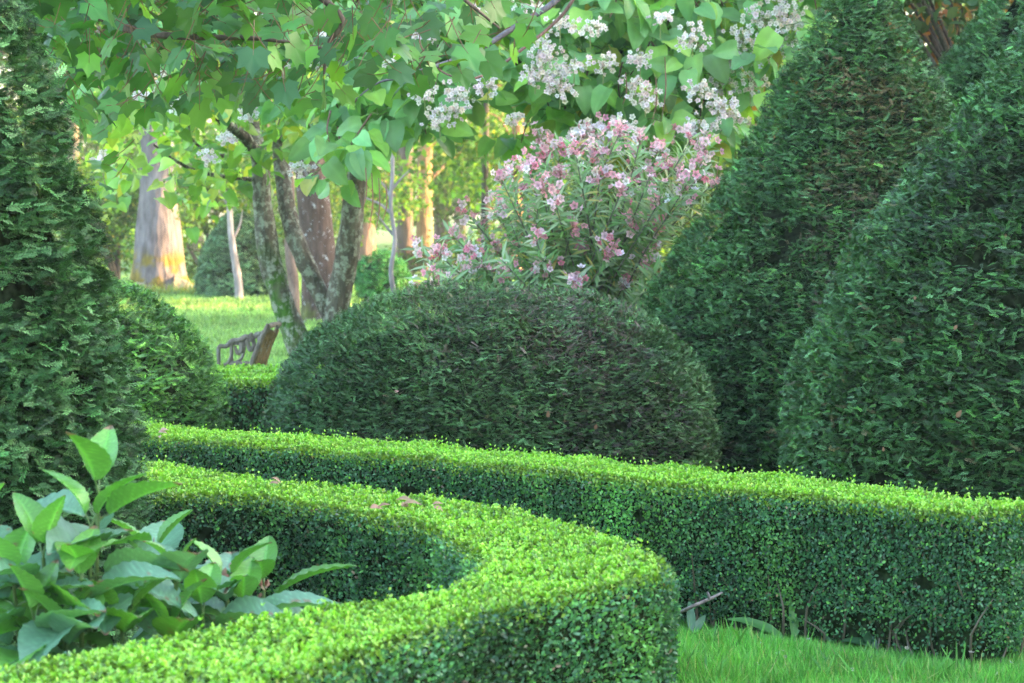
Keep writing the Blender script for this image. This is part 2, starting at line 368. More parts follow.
# ------------------------------------------------------------------ clipped yews
def yew(name, label, cx, cy, prof, dens=1700, sprig=.062, pal=None, shag=.0, far=False, lump=.03, patch=None, group='clipped yews', kindcat='topiary', dip=None, open_=.5, mt=None):
    """prof: list of (z, r)"""
    z = np.array([p[0] for p in prof], float); r = np.array([p[1] for p in prof], float)
    t = np.linspace(0, len(z)-1, 160)
    zz = catmull(np.c_[z, r], 160)[:, 0]; rr = np.maximum(catmull(np.c_[z, r], 160)[:, 1]+.022*min(1, 20/max(cy, 1)), .005); rr = np.maximum(rr-.012, .005); rr[-1] = .005; zz = zz*(1+.018/zz.max())
    root = thing(name, label, kindcat, (cx, cy, 0), group)
    # core
    nu = 72; a = np.linspace(0, 2*np.pi, nu, endpoint=False)
    rc = np.maximum(rr-np.minimum(.135, rr*.32), .004)
    zc = zz*(1-.18/zz.max()) if zz.max() > 0 else zz
    V = np.stack([cx+rc[:, None]*np.cos(a), cy+rc[:, None]*np.sin(a), np.tile(zc[:, None], (1, nu))], -1)
    nz = vnoise(V, 3.5)[..., None]*lump
    V = V+nz*np.stack([np.cos(a), np.sin(a), np.zeros(nu)], -1)[None]
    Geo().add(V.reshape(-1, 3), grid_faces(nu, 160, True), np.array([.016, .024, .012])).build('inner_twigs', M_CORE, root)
    tr = Geo(); tube(tr, [(cx, cy, -.05), (cx+.02, cy, zz.max()*.5), (cx, cy, zz.max()*.85)], [.09, .06, .02], (.09, .06, .045)); tr.build('trunk', M_TWIG, root, True)
    ds = np.sqrt(np.diff(zz)**2+np.diff(rr)**2); area = 2*np.pi*(rr[1:]+rr[:-1])/2*ds
    N = int(area.sum()*dens*(1.9 if far else 4.3)); sprig = sprig*(1 if far else .8); cdf = np.cumsum(area)/area.sum()
    i = np.minimum(np.searchsorted(cdf, rng.random(N)), 158); f = rng.random(N)
    ang = rng.random(N)*2*np.pi
    # fewer sprays on the side turned away from the garden path
    tocam = math.atan2(0-cy, 0-cx)
    facing = np.cos(ang-tocam)
    keep = (facing > -.25) | (rng.random(N) < .22)
    i, f, ang = i[keep], f[keep], ang[keep]; N = len(i)
    pz = zz[i]*(1-f)+zz[i+1]*f; pr = rr[i]*(1-f)+rr[i+1]*f
    dz = (zz[i+1]-zz[i]); dr = (rr[i+1]-rr[i]); ln = np.sqrt(dz**2+dr**2)+1e-9
    sg = np.where(dz < 0, -1, 1)
    nr, nzv = dz/ln*sg, -dr/ln*sg
    nrm = np.c_[nr*np.cos(ang), nr*np.sin(ang), nzv]
    pos = np.c_[cx+pr*np.cos(ang), cy+pr*np.sin(ang), pz]
    r1 = np.clip(vnoise(pos*np.array([1, 1, 1.7]), 6.5, 5)*.8+.15, 0, 1); r2 = np.clip(vnoise(pos*np.array([1, 1, 2.1]), 15, 8)*.9+.1, 0, 1)
    cl = vnoise(pos, 3.5)*lump*.5 - r1**1.2*.045 - r2**1.1*.055
    gap = vnoise(pos*np.array([.8, .8, 1.7]), 7, 21)
    kp = gap > -.55
    depth = -.085*rng.random(N)**1.4+shag*rng.random(N)**3
    pos = pos+nrm*(cl+depth-.008)[:, None]
    tang = unit(np.cross(nrm, np.array([0, 0, 1.0]))+1e-6)
    swirl = vnoise(pos, 7, 40)[:, None]*1.0+rnd(N, 1)*.9
    d = unit(nrm*rng.uniform(.2, 1.0, N)[:, None]+tang*swirl+np.array([0, 0, .02])+rnd(N)*.32)
    slen = rng.uniform(.65, 1.25, N)*sprig
    pos = pos-d*(slen*.85*(1-shag*12))[:, None]+nrm*(.004)
    up = unit(np.array([0, 0, .8])+nrm*.5+rnd(N)*.35)
    pal = pal or ((.022, .06, .024), [(.035, .095, .03), (.05, .13, .035), (.075, .06, .035)], [.45, .33, .18, .04])
    col = (np.array([1.2, 1.2, 1.1]) if far else np.array([1.45, 1.5, 1.1]))*mixcol(pal[0], pal[1], pal[2], N, .45)*(1+.4*vnoise(pos, 5, 60)+.3*vnoise(pos, 16, 33))[:, None]
    hi = rng.random(N) < .16+.14*np.clip(vnoise(pos, 6, 71), 0, 1)
    if not far: col[hi] = np.array([.12, .27, .10])*np.exp(rng.normal(0, .2, (hi.sum(), 1)))
    if patch:
        for (px_, pz_, pd, rad, pc, amt) in patch:
            q = np.array([px_, pd, pz_])
            m_ = (np.linalg.norm((pos-q)/np.array([1, 2.5, 1.15]), axis=1)+vnoise(pos, 7)*.12 < rad) & (rng.random(N) < amt)
            col[m_] = np.array(pc)*np.exp(rng.normal(0, .3, (m_.sum(), 1)))
    protos = SPRIGS_FAR if far else SPRIGS
    g = Geo(); which = rng.integers(0, 3, N)
    for k in range(3):
        s = kp & (which == k)
        g.inst(protos[k], pos[s], frames(d, up)[s], slen[s], col[s])
    g.build('needle_sprays', mt or M_YEW, root)
    return root
def prof_px(axis, base_d, pts, zbase=0.0):
    """silhouette pixels (x, y) at distance base_d around the axis pixel -> (z, r)"""
    out = []
    for x, y in pts:
        out.append((CAMH-(y-HOR)/FPX*base_d, abs(x-axis)/FPX*base_d))
    return sorted(out)
# centre cone
d = 13.0
yew('yew_cone', 'pointed yew cone behind the dome with a rusty brown patch high on its right flank', (858-512)/FPX*d, d,
    [(0, 1.58)]+prof_px(858, d, [(610,430),(622,360),(640,300),(670,252),(700,210),(730,160),(763,100),(790,55),(818,5),(836,-22),(850,-33),(857,-36)]),
    patch=[((868-512)/FPX*12.3, 2.15, 12.3, .24, (.14, .10, .045), .35), ((840-512)/FPX*12.3, 1.72, 12.0, .22, (.11, .10, .04), .3), ((905-512)/FPX*12.3, 2.0, 12.3, .3, (.10, .11, .035), .3), ((855-512)/FPX*12, 1.3, 12.0, .3, (.07, .055, .035), .25)])
d = 9.7
yew('yew_cone', 'bulky dark yew cone at the right edge standing close behind the long hedge', (1065-512)/FPX*d, d,
    [(0, 1.17), (.3, 1.2)]+prof_px(1065, d, [(779,430),(786,385),(812,320),(848,245),(890,187),(930,136),(962,95),(1000,47),(1022,22),(1044,4),(1060,-4),(1064,-5)]),
    lump=.035, sprig=.06, patch=[(2.0, 1.4, 8.9, .5, (.035, .055, .03), .3)])
d = 15.5
yew('yew_cone', 'paler yew cone rising in the top right corner behind the two larger cones', (1100-512)/FPX*d, d,
    [(0, 1.55)]+prof_px(1100, d, [(880,300),(905,170),(928,95),(940,65),(958,36),(982,0),(1020,-60),(1060,-110),(1090,-135),(1099,-138)]), dens=1300, sprig=.07,
    pal=((.05, .12, .06), [(.07, .17, .07), (.09, .2, .07)], [.45, .35, .2]))
# main dome
d = 11.5
yew('yew_dome', 'broad low yew dome in the middle, greyish and clipped tight, behind the hedges', (492-512)/FPX*d, d,
    [(0, 1.13), (.2, 1.15)]+prof_px(492, d, [(722,440),(719,400),(707,370),(689,345),(660,320),(625,302),(588,290),(550,284),(510,282.5),(494,282)]), lump=.02, sprig=.048, dens=2300,
    pal=((.03, .062, .03), [(.045, .095, .04), (.05, .125, .045), (.07, .06, .045)], [.5, .32, .12, .06]),
    patch=[((620-512)/FPX*11, .62, 10.7, .36, (.055, .045, .04), .22), ((490-512)/FPX*11, 1.05, 11, .4, (.10, .08, .07), .12), ((330-512)/FPX*11, .72, 11, .35, (.05, .13, .04), .5), ((580-512)/FPX*11, 1.0, 11, .35, (.10, .07, .06), .22)])
# left dome
d = 12.0
yew('yew_dome', 'rounded yew dome with bright green sprays at the left, beside the shaggy cone', (60-512)/FPX*d, d,
    [(0, .93), (.2, .92)]+prof_px(60, d, [(233,425),(225,385),(208,348),(184,316),(160,297),(135,283),(105,270),(80,264),(62,262)]), lump=.03, sprig=.06, dens=1600,
    pal=((.03, .085, .025), [(.055, .155, .035), (.085, .21, .04)], [.35, .35, .3]))
# shaggy cone at the left
d = 7.2
yew('yew_cone', 'shaggy unclipped dark yew cone cut by the left edge of the picture', (-100-512)/FPX*d, d,
    [(0, .72), (.35, .76)]+prof_px(-100, d, [(134,470),(133,430),(124,370),(110,300),(90,220),(66,140),(42,60),(20,-10),(-12,-90),(-60,-190),(-95,-240),(-99,-242)]), lump=.045, sprig=.08, dens=1500, shag=.035, open_=.42,
    pal=((.016, .045, .02), [(.026, .075, .03), (.04, .10, .04)], [.45, .38, .17]))
# small far cone and round bush on the lawn
d = 40.0
far_cone = yew('yew_cone', 'small distant yew cone on the lawn catching orange sun on its tip', (243-512)/FPX*d, d,
    [(0, .84)]+prof_px(243, d, [(193,285),(196,262),(205,240),(218,222),(230,210),(239,205.5),(242.5,205)]), dens=900, sprig=.11, far=True, pal=((.085, .17, .09), [(.12, .22, .10)], [.5, .5]))
d = 37.0
yew('round_bush', 'small round bright green clipped bush on the lawn beside the birch stem', (382-512)/FPX*d, d,
    [(0, .42)]+prof_px(382, d, [(411,290),(413,278),(409,265),(401,255),(390,249),(383,248)]), dens=1400, sprig=.09, far=True, group='clipped bushes on the lawn', kindcat='bush',
    pal=((.04, .17, .045), [(.06, .22, .055), (.08, .27, .06)], [.4, .4, .2]))

# ------------------------------------------------------------------ grass
EDGE = resample(np.array(outer_near)[:, :2], 60)
def grass():
    g = Geo()
    def patchf(N, x0, x1, y0, y1, h, pal, cond=None, wmul=1.0):
        x = rng.uniform(x0, x1, N); y = rng.uniform(y0, y1, N)
        k = np.abs(x/y) < .235
        if cond is not None: k &= cond(x, y)
        x, y = x[k], y[k]; N = len(x); pos = np.c_[x, y, np.zeros(N)]
        near = np.clip((np.min(np.linalg.norm(EDGE[None]-pos[:, None, :2], axis=2), axis=1))/.35, .35, 1) if y1 < 12 else 1.0
        hh = h*near*(1+.4*vnoise(pos, 2.5)+.35*vnoise(pos, 11))*rng.uniform(.55, 1.25, N)
        d = unit(rnd(N)*.3+np.array([0, 0, 1.0])); nn = unit(rnd(N)*np.array([1, 1, .1]))
        col = mixcol(*pal, N, .2)*(1+.25*vnoise(pos, .8, 4))[:, None]
        sc_ = np.c_[hh*wmul, hh, hh]
        g.inst(P_BLADE, pos, frames(d, nn), sc_, col)
    pal = ((.11, .37, .06), [(.17, .48, .09), (.07, .26, .045), (.34, .42, .16)], [.45, .3, .2, .05])
    patchf(150000, .35, 2.1, 6.2, 8.9, .058, pal, cond=lambda x, y: (y < 8.75), wmul=.6)
    patchf(160, .5, 2.1, 7.4, 8.0, .10, pal, wmul=.35)
    patchf(5000, .35, 2.1, 6.2, 8.3, .075, ((.30, .42, .14), [(.34, .33, .16), (.12, .3, .06)], [.4, .2, .4]), wmul=.5)
    patchf(2600, .5, 2.1, 6.4, 8.0, .09, ((.08, .26, .05), [(.12, .33, .07)], [.5, .5]), cond=lambda x, y: vnoise(np.c_[x, y, x*0], 4, 3) > .15, wmul=1.1)
    patchf(15000, -1.8, .5, 7.9, 9.6, .07, pal)
    pal2 = ((.17, .33, .09), [(.23, .40, .12), (.13, .26, .07)], [.5, .3, .2])
    patchf(90000, -7.5, 0.5, 16, 32, .05, pal2, wmul=2.0)
    patchf(80000, -11, 0.5, 32, 50, .06, pal2, wmul=3.0)
    patchf(2500, -8.5, -5.6, 40, 43, .16, ((.2, .26, .05), [(.12, .22, .05)], [.5, .5]), wmul=1.5)
    return g
gr = grass().build('grass', M_GRASS); gr['kind'] = 'stuff'; gr['category'] = 'grass'; gr['label'] = 'bright green grass growing on the path and lawn'
sheet('soil_bed', [on(x, y, 0) for x, y in [(480,650),(380,690),(200,760),(-200,760),(-500,640),(-160,560),(0,555),(300,560),(440,600)]], .004, M_SOIL)
sheet('bare_soil', [(q[0], q[1]+.03) for q in outer_near[2:-2]]+[(q[0], q[1]) for q in reversed(outer_far[2:-2])], .008, M_SOIL)

# ------------------------------------------------------------------ broad leaved shrub (large crinkled leaves)
def hyd_leaf(L, W, droop, cup, fold):
    n, m = 40, 6; V=[]; S=[]
    for i in range(n+1):
        a = i/n; w_ = W*math.sin(math.pi*a**.85)**.8*(1-.12*a)+.002
        for j in range(-m, m+1):
            u = j/m
            ripple = .010*math.sin((a*1.0+abs(u)*.35)*math.pi*16)*abs(u)**.5*(1-abs(u)*.4)*L/.2
            z = cup*abs(u)*w_+ripple*.35-droop*L*a*a
            V.append((u*w_, a*L, z)); vein = max(0, 1-abs(((a-abs(u)*w_/L*1.1)*11) % 1-.5)/.14) if abs(u) > .05 else 1
            S.append(1.0+.6*vein*(1-.4*abs(u))+5*ripple-.1*abs(u)); V[-1] = (V[-1][0], V[-1][1], V[-1][2]-.0022*vein)
    return np.array(V), grid_faces(2*m+1, n+1), np.array(S)
M_HYD = foliage('broad_crinkled_leaves', .36, .6, .26, tcol=(1.0, 1.35, .35), noise=12, var=.12)
def shrub(label, base, shoots):
    root = thing('leafy_shrub', label, 'shrub', base, 'broad leaved shrubs inside the hedge')
    for (px, py, dd, hstem, sizes, bright, bloom) in shoots:
        top = at(px, py, dd); foot = np.array([base[0]+(top[0]-base[0])*.5, base[1]+(top[1]-base[1])*.5, 0.0])
        st = Geo(); midp = (top+foot)/2+np.array([(top[0]-foot[0])*.15, 0, .02])
        tube(st, [foot, midp, top], [.009, .007, .005], (.10, .17, .05), 7, 10)
        sh = st.build('shoot', M_HYD, root, True)
        ph = random.uniform(0, 3.1)
        for lv, (L, elev) in enumerate(sizes):
            for q in range(2):
                a = ph+lv*math.pi/2+q*math.pi+random.uniform(-.25, .25)
                p = top-(top-midp)*(.0+lv*.19) if lv < 4 else top-(top-midp)*(.9)
                el = R(elev+random.uniform(-9, 9))
                d_ = np.array([math.cos(a)*math.cos(el), math.sin(a)*math.cos(el), math.sin(el)])
                nn = np.array([-math.cos(a)*math.sin(el), -math.sin(a)*math.sin(el), math.cos(el)])+np.array([random.uniform(-.25, .25), random.uniform(-.25, .25), 0])
                pv = hyd_leaf(L*random.uniform(.88, 1.1), L*random.uniform(.29, .36), random.uniform(.15, .5), random.uniform(.25, .7), 0)
                c = np.array([.13, .27, .16]) if lv > 0 and random.random() > bright else np.array([.12, .30, .055])
                c = c*random.uniform(.8, 1.25)
                lg = Geo(); s0 = p+d_*.02
                tube(lg, [p, s0+np.array([0,0,.004]), p+d_*.045], [.003, .0025, .002], (.13, .22, .07), 5, 5)
                lg.inst(pv, (p+d_*.04)[None], frames(d_[None], nn[None]), 1.0, c[None])
                tipm = (pv[0][:, 1] > pv[0][:, 1].max()*random.uniform(.9, 1.02)) | ((vnoise(pv[0]+lv*3+q, 60, 7) > .72) & (random.random() < .5))
                lg.C[-1][tipm] = (.22, .15, .08)
                lg.build('leaf', M_HYD, sh, True)
        if bloom:
            b = Geo(); N = 14
            q = top+np.array([0, -.012, .012])+rnd(N)*np.array([.008, .008, .016])
            b.inst(P_LEAF, q, frames(rnd(N)+np.array([0, 0, .8]), rnd(N)), rng.uniform(.012, .03, N), mixcol((.32, .2, .15), [(.45, .33, .27), (.16, .08, .05)], [.4, .3, .3], N, .2))
            b.build('withered_bloom', M_PETAL, sh)
    return root
S4 = [(.15, 64), (.21, 26), (.23, 12), (.23, 0)]
S3 = [(.12, 62), (.21, 32), (.24, 8)]
shrub('tall leafy shrub with large veined leaves at the left, in front of the shaggy yew', (-1.12, 5.75, 0), [
    (96, 496, 5.75, .5, S4, .25, False), (88, 530, 5.7, .4, S4, .2, False),
    (40, 560, 5.6, .4, S4, .2, False), (78, 590, 5.55, .4, S3, .3, False), (10, 590, 5.6, .4, S4, .15, False),
    (-30, 545, 5.8, .4, S4, .2, False), (30, 625, 5.5, .3, S3, .3, False), (120, 625, 5.6, .3, S3, .15, False), (60, 640, 5.5, .3, S3, .2, False)])
shrub('lower leafy shrub with withered brown bloom tips, right of the tall leafy shrub', (-.78, 6.0, 0), [
    (172, 575, 5.75, .4, [(.07, 65), (.2, 38), (.2, 20), (.19, 0)], .3, True), (225, 590, 5.95, .3, S3, .4, True), (262, 592, 6.1, .3, S3, .3, True),
    (200, 620, 5.8, .3, S3, .2, False), (148, 560, 6.1, .3, S3, .2, True), (240, 615, 5.9, .3, S3, .3, False), (165, 640, 5.7, .3, S3, .2, False)])

# ------------------------------------------------------------------ catalpa
def trunkcol(base, moss=None, zr=(0, 9), amt=.5, side=None):
    base = np.array(base)
    def f(V):
        c = base*np.exp(.25*vnoise(V, 7))[:, None]
        if moss is not None:
            m_ = (vnoise(V, 5, 3)+vnoise(V, 17, 3)*.5 > (1-amt*2)) & (V[:, 2] > zr[0]) & (V[:, 2] < zr[1])
            if side is not None: m_ &= (vnoise(V, 2)*.02+V[:, 0] > side(V[:, 2]))
            w_ = np.clip((vnoise(V, 5, 3)+vnoise(V, 17, 3)*.5-(1-amt*2))*2.2+.5, 0, 1)*np.clip((V[:, 2]-zr[0])/.25, 0, 1)*np.clip((zr[1]-V[:, 2])/.25, 0, 1)
            c = c*(1-w_[:, None])+np.array(moss)*np.exp(.25*vnoise(V, 20))[:, None]*w_[:, None]
        return c
    return f
cat = thing('catalpa_tree', 'many stemmed catalpa with mossy leaning stems, large heart shaped leaves and white flowers', 'tree', (-1.65, 20, 0))
def limb(pts, r, name='stem', col=(.12, .105, .085), m=M_CATBARK, root=cat, sides=14, rough=.34, label=None, moss=None, n=None):
    g = Geo(); tube(g, pts, r, col, sides, n or len(pts)*8, rough, trunkcol(col, **moss) if moss else trunkcol(col))
    o = g.build(name, m, root, True)
    if label: o['label'] = label
    return o
D = 20
k = D/FPX
limb([at(318,400,D), at(303,360,D), at(285,310,D), at(270,260,D), at(263,205,D), at(262,160,D), at(252,120,D+.3), at(246,60,D+.5), at(250,-30,D+1)],
     [16*k, 14*k, 12*k, 11.5*k, 10*k, 9*k, 8*k, 7*k, 5*k], label='left stem with a bright green moss strip', moss=dict(moss=(.06, .15, .02), zr=(.2, 1.25), amt=.56))
limb([at(262,165,D), at(250,142,D-.3), at(225,122,D-.6), at(205,108,D-.9), at(185,100,D-1.2)], [6.5*k, 5.5*k, 4.5*k, 3.5*k, 2.5*k], 'branch', (.07, .06, .05))
limb([at(262,180,D), at(235,178,D-.2), at(200,172,D-.4), at(175,160,D-.6), at(155,145,D-.8)], [2.6*k, 2.4*k, 2*k, 1.6*k, 1*k], 'branch', (.07, .06, .05), sides=6)
limb([at(238,152,D-.3), at(222,156,D-.5), at(205,150,D-.6), at(192,138,D-.7), at(190,125,D-.8)], [2.5*k, 2.2*k, 1.8*k, 1.4*k, 1*k], 'branch', (.07, .06, .05), sides=6)
limb([at(205,108,D-.9), at(195,90,D-1), at(190,70,D-1.1), at(180,45,D-1.2)], [2.6*k, 2.2*k, 1.8*k, 1.2*k], 'branch', (.07, .06, .05), sides=6)
limb([at(335,390,D), at(333,350,D), at(333,320,D), at(318,290,D), at(300,250,D), at(289,215,D+.1), at(282,170,D+.3), at(280,110,D+.6), at(285,20,D+1)],
     [15*k, 14*k, 11*k, 9*k, 9*k, 8.5*k, 7.5*k, 6*k, 4*k], label='middle stem leaning back to the left')
limb([at(333,345,D-.05), at(337,315,D-.05), at(343,280,D-.1), at(350,235,D-.2), at(356,190,D-.3), at(366,140,D-.5), at(385,80,D-.8), at(410,0,D-1)],
     [13*k, 12*k, 11.5*k, 11*k, 10*k, 8.5*k, 6.5*k, 4*k], label='right stem leaning towards the flowers')
limb([at(366,140,D-.5), at(420,110,D-1.5), at(500,70,D-3), at(580,20,D-4), at(650,-30,D-4.5)], [7*k, 6*k, 5*k, 4*k, 2.5*k], 'branch', (.08, .07, .06))
limb([at(410,20,D-1), at(500,20,17), at(600,50,16), at(700,70,15.5)], [4*k, 3.5*k, 3*k, 1.5*k], 'branch', (.08, .07, .06), sides=7)
# bare twigs in front
limb([at(590,-40,13.5), at(556,2,13.4), at(520,25,13.3), at(480,50,13.2), at(440,66,13.1), at(400,78,13), at(378,84,13), at(356,100,13)], [.022, .019, .017, .015, .013, .010, .006, .003], 'branch', (.14, .13, .14), M_TWIG, sides=7, rough=.08, label='smooth grey bare bough crossing the leaves')
limb([at(600,-60,13.3), at(572,2,13.3), at(550,28,13.3), at(520,52,13.2), at(495,70,13.2), at(470,80,13.1), at(445,74,13.1), at(428,58,13.1), at(420,38,13.1), at(432,18,13.1), at(442,8,13.1)], [.012, .011, .010, .009, .008, .007, .006, .005, .004, .004, .003], 'branch', (.17, .10, .08), M_TWIG, sides=6, rough=.05, label='thin reddish twig hanging in a curve')
# leaves on shoots
def catalpa_leaves():
    g = Geo(); pet = Geo()
    nodes = []
    bx = np.array([60, 120, 200, 300, 340, 380, 430, 470, 520, 570, 600, 650, 700, 740, 790, 840, 1000])
    by = np.array([120, 140, 120, 135, 185, 145, 150, 135, 160, 175, 165, 150, 160, 125, 75, 10, -30])
    N = 980
    while len(nodes) < N:
        dd = rng.uniform(14.3, 17.8)
        px = rng.uniform(60, 900); py = rng.uniform(-130, 195)
        if py > np.interp(px, bx, by)-12: continue
        if vnoise(np.array([[px*.012, dd*.5, py*.02]]), 1.0, 3)[0] < -.28: continue
        left = px < 330
        if left and (dd < 15.5 or rng.random() < .45): continue
        nodes.append(at(px, py, dd))
    # hanging tip at the left, low over the stems
    for x, y in ((340,180),(352,160),(318,172),(362,140),(330,140)): nodes.append(at(x, y, 14.2+random.uniform(0, .8)))
    nodes = np.array(nodes); M = len(nodes)
    tcol = mixcol((.20, .42, .15), [(.15, .34, .13), (.28, .52, .10), (.5, .5, .1)], [.45, .3, .2, .05], M*6, .15)
    pos=[]; dd_=[]; nn_=[]; sz=[]
    for i, p in enumerate(nodes):
        for q in range(6):
            a = rng.random()*6.28; el = rng.uniform(-1.25, .2)
            o = np.array([math.cos(a), math.sin(a), 0])
            st = p+o*rng.uniform(.06, .12)+np.array([0, 0, rng.uniform(-.06, .07)])
            d_ = o*math.cos(el)+np.array([0, -.15, math.sin(el)])
            pos.append(st); dd_.append(d_); nn_.append(np.array([0, -.7, 1.0])+rng.normal(0, .5, 3)); sz.append(rng.uniform(.11, .215))
            if i < 10**9 and q < 3: tube(pet, [p, (p+st)/2+np.array([0, 0, .015]), st], [.003, .003, .002], (.16, .22, .08), 4, 4)
    pos, dd_, nn_, sz = map(np.array, (pos, dd_, nn_, sz))
    g.inst(P_HEART, pos, frames(dd_, nn_), sz, tcol)
    L2 = []
    while len(L2) < 190:
        px = rng.uniform(95, 420); py = rng.uniform(40, 215); dd = rng.uniform(18, 21.5)
        if py > np.interp(px, [95, 150, 200, 260, 300, 420], [205, 175, 215, 200, 150, 120]): continue
        if 135 < px < 178 and py > 135: continue
        L2.append(at(px, py, dd))
    L2 = np.repeat(np.array(L2), 7, axis=0); n2 = len(L2); L2 = L2+rnd(n2)*.11
    a2 = rng.random(n2)*6.28; e2 = rng.uniform(-1.0, .3, n2)
    g.inst(P_HEART, L2, frames(np.c_[np.cos(a2)*np.cos(e2), np.sin(a2)*np.cos(e2), np.sin(e2)], np.array([0, -.4, 1])+rnd(n2)*.5), rng.uniform(.08, .17, n2), mixcol((.22, .42, .07), [(.12, .28, .06), (.34, .48, .07), (.42, .5, .08)], [.4, .35, .2, .05], n2, .2))
    g.build('leaves', M_BROAD, cat, True)
    # twigs
    for p in nodes[rng.random(M) < .35]:
        e = p+np.array([rng.normal(0, .12), rng.uniform(-.05, .25), rng.uniform(.12, .35)])
        tube(pet, [p-np.array([0, 0, .02]), (p+e)/2+rng.normal(0, .02, 3), e], [.004, .006, .008], (.15, .10, .07), 5, 5)
    pet.build('twigs', M_TWIG, cat, True)
catalpa_leaves()
FL = [(180,105,.8),(228,140,.7),(332,38,.8),(372,28,.7),(285,62,.7),(790,40,1.3),(760,60,1.2),(725,85,1.1),(780,22,1.2),(480,15,.7),(395,60,.7),(515,120,.6),(640,60,.8),(455,110,.9),(560,90,1.0),(535,75,.9),(635,85,.9),(730,118,1.1),(610,140,1.0),(590,128,.9),(525,2,1.1),(545,62,1.3),(553,78,1.2),(440,118,1.1),(458,93,1.1),(425,95,.8),(488,86,.8),(603,64,.9),(645,98,1.0),(692,38,1.2),(718,108,1.3),(574,68,.7),(545,48,1),(765,22,1.5),(742,40,1.2),(735,60,.9),(318,60,.9),(262,22,.7),(302,170,.8),(210,158,.7),(155,72,.9),(104,158,.7),(702,92,1.0),(560,25,.8),(428,35,.7),(590,30,1.1),(420,30,.7),(625,128,1.1),(600,150,.9),(576,140,.9),(250,112,.8),(145,92,.7),(700,130,1.1),(660,20,.8),(785,8,1.3),(750,85,1.0)]
for (x, y, s) in FL:
    dd = 14.0 if x > 330 else 15.2
    if x > 720: dd = 14.5
    p = at(x, y, dd); N = int(34*s)
    g = Geo(); q = p+unit(rnd(N))*(rng.random((N,1))**.5)*np.array([.12, .08, .085])*s
    g.inst(P_FLOWER, q, frames(rnd(N)*.6+np.array([0, 0, .6]), rnd(N)*.6+np.array([0, -1, .1])), rng.uniform(.026, .042, N), mixcol((.90, .85, .80), [(.8, .68, .68), (.75, .7, .5)], [.6, .3, .1], N, .05))
    g.inst(P_FLOWER, q+np.array([0, .006, 0]), frames(rnd(N)*.6+np.array([0, 0, .6]), rnd(N)*.6+np.array([0, -1, .1])), rng.uniform(.022, .034, N), mixcol((.90, .85, .80), [(.7, .55, .5)], [.8, .2], N, .05))
    tube(g, [p+np.array([0, .05, -.12]), p+np.array([0, .03, .0]), p+np.array([0, .0, .08])], [.004, .003, .002], (.3, .38, .15), 5, 5)
    for j in range(0, N, 2): tube(g, [p+np.array([0, .03, 0]), q[j]], [.002, .0015], (.35, .38, .18), 4, 2)
    g.build('flower_cluster', M_PETAL, cat)
# seed pods
for (x, y, l) in ((372,185,45),(379,190,40),(366,180,30),(386,195,25),(664,70,50),(655,90,30),(625,85,20)):
    g = Geo(); dd = 14.0
    tube(g, [at(x,y-12,dd), at(x+1,y+l*.4,dd), at(x-3,y+l,dd)], [.003, .0045, .002], (.22, .12, .08), 6, 8); g.build('seed_pod', M_TWIG, cat, True)

# ------------------------------------------------------------------ maple bough at the top left (trunk outside the frame)
map_ = thing('maple_tree', 'maple whose dark lobed leaves hang across the top left in front of everything', 'tree', (-4.2, 9.5, 0))
limb([(-4.2, 9.5, -.1), (-4.1, 9.4, 1.5), (-4.0, 9.3, 3.0), (-3.9, 9.3, 5)], [.2, .17, .15, .1], 'trunk', (.13, .11, .1), M_OAKBARK, map_, 16)
mb = [[(-4.0, 9.3, 2.9), (-3.0, 9.1, 2.75), at(60, 0, 8.8), at(130, 30, 8.5), at(185, 38, 8.3), at(260, 40, 8.1), at(330, 50, 8.0)],
      [(-4.0, 9.3, 3.1), (-2.8, 9.0, 3.1), at(150, -90, 8.8), at(260, -40, 8.6), at(340, 15, 8.4), at(330, 45, 8.4), at(325, 75, 8.4)],
      [(-4.0, 9.3, 3.3), (-2.5, 9.2, 3.3), at(250, -120, 9), at(380, -60, 8.8), at(450, -10, 8.6), at(500, 30, 8.6)]]
for b in mb: limb(b, list(np.linspace(.03, .004, len(b))), 'branch', (.16, .11, .09), M_TWIG, map_, 7, .05, n=40)
def maple_leaves():
    g = Geo(); pos=[]
    bx = [40, 70, 120, 180, 240, 300, 330, 380, 450, 520, 560]; by = [40, 118, 112, 108, 95, 112, 95, 85, 72, 45, -20]
    pt = Geo()
    while len(pos) < 1150:
        px = rng.uniform(30, 540); py = rng.uniform(-130, 125)
        if py > np.interp(px, bx, by): continue
        if px > 300 and rng.random() < .62: continue
        if px < 300 and py > 60 and rng.random() < .35: continue
        pos.append(at(px, py, rng.uniform(7.6, 9.8)))
    for k_ in range(5): pos.append(at(rng.uniform(104, 128), rng.uniform(118, 200), 9.3))
    pos = np.array(pos); N = len(pos)
    a = rng.random(N)*6.28; el = rng.uniform(-1.1, .1, N)
    d_ = np.c_[np.cos(a)*np.cos(el), np.sin(a)*np.cos(el), np.sin(el)]
    nn = np.array([0, -.6, .8])+rnd(N)*.4
    col = mixcol((.075, .21, .05), [(.06, .16, .06), (.13, .32, .045)], [.5, .25, .25], N, .15)
    g.inst(P_MAPLE, pos, frames(d_, nn), rng.uniform(.085, .14, N), col)
    for p, q in zip(pos, d_):
        tube(g, [p-q*.07+np.array([0, 0, .03]), p, p+q*.05], [.002, .0016, .001], (.25, .14, .09), 4, 4)
    g.build('leaves', M_BROAD, map_)
maple_leaves()

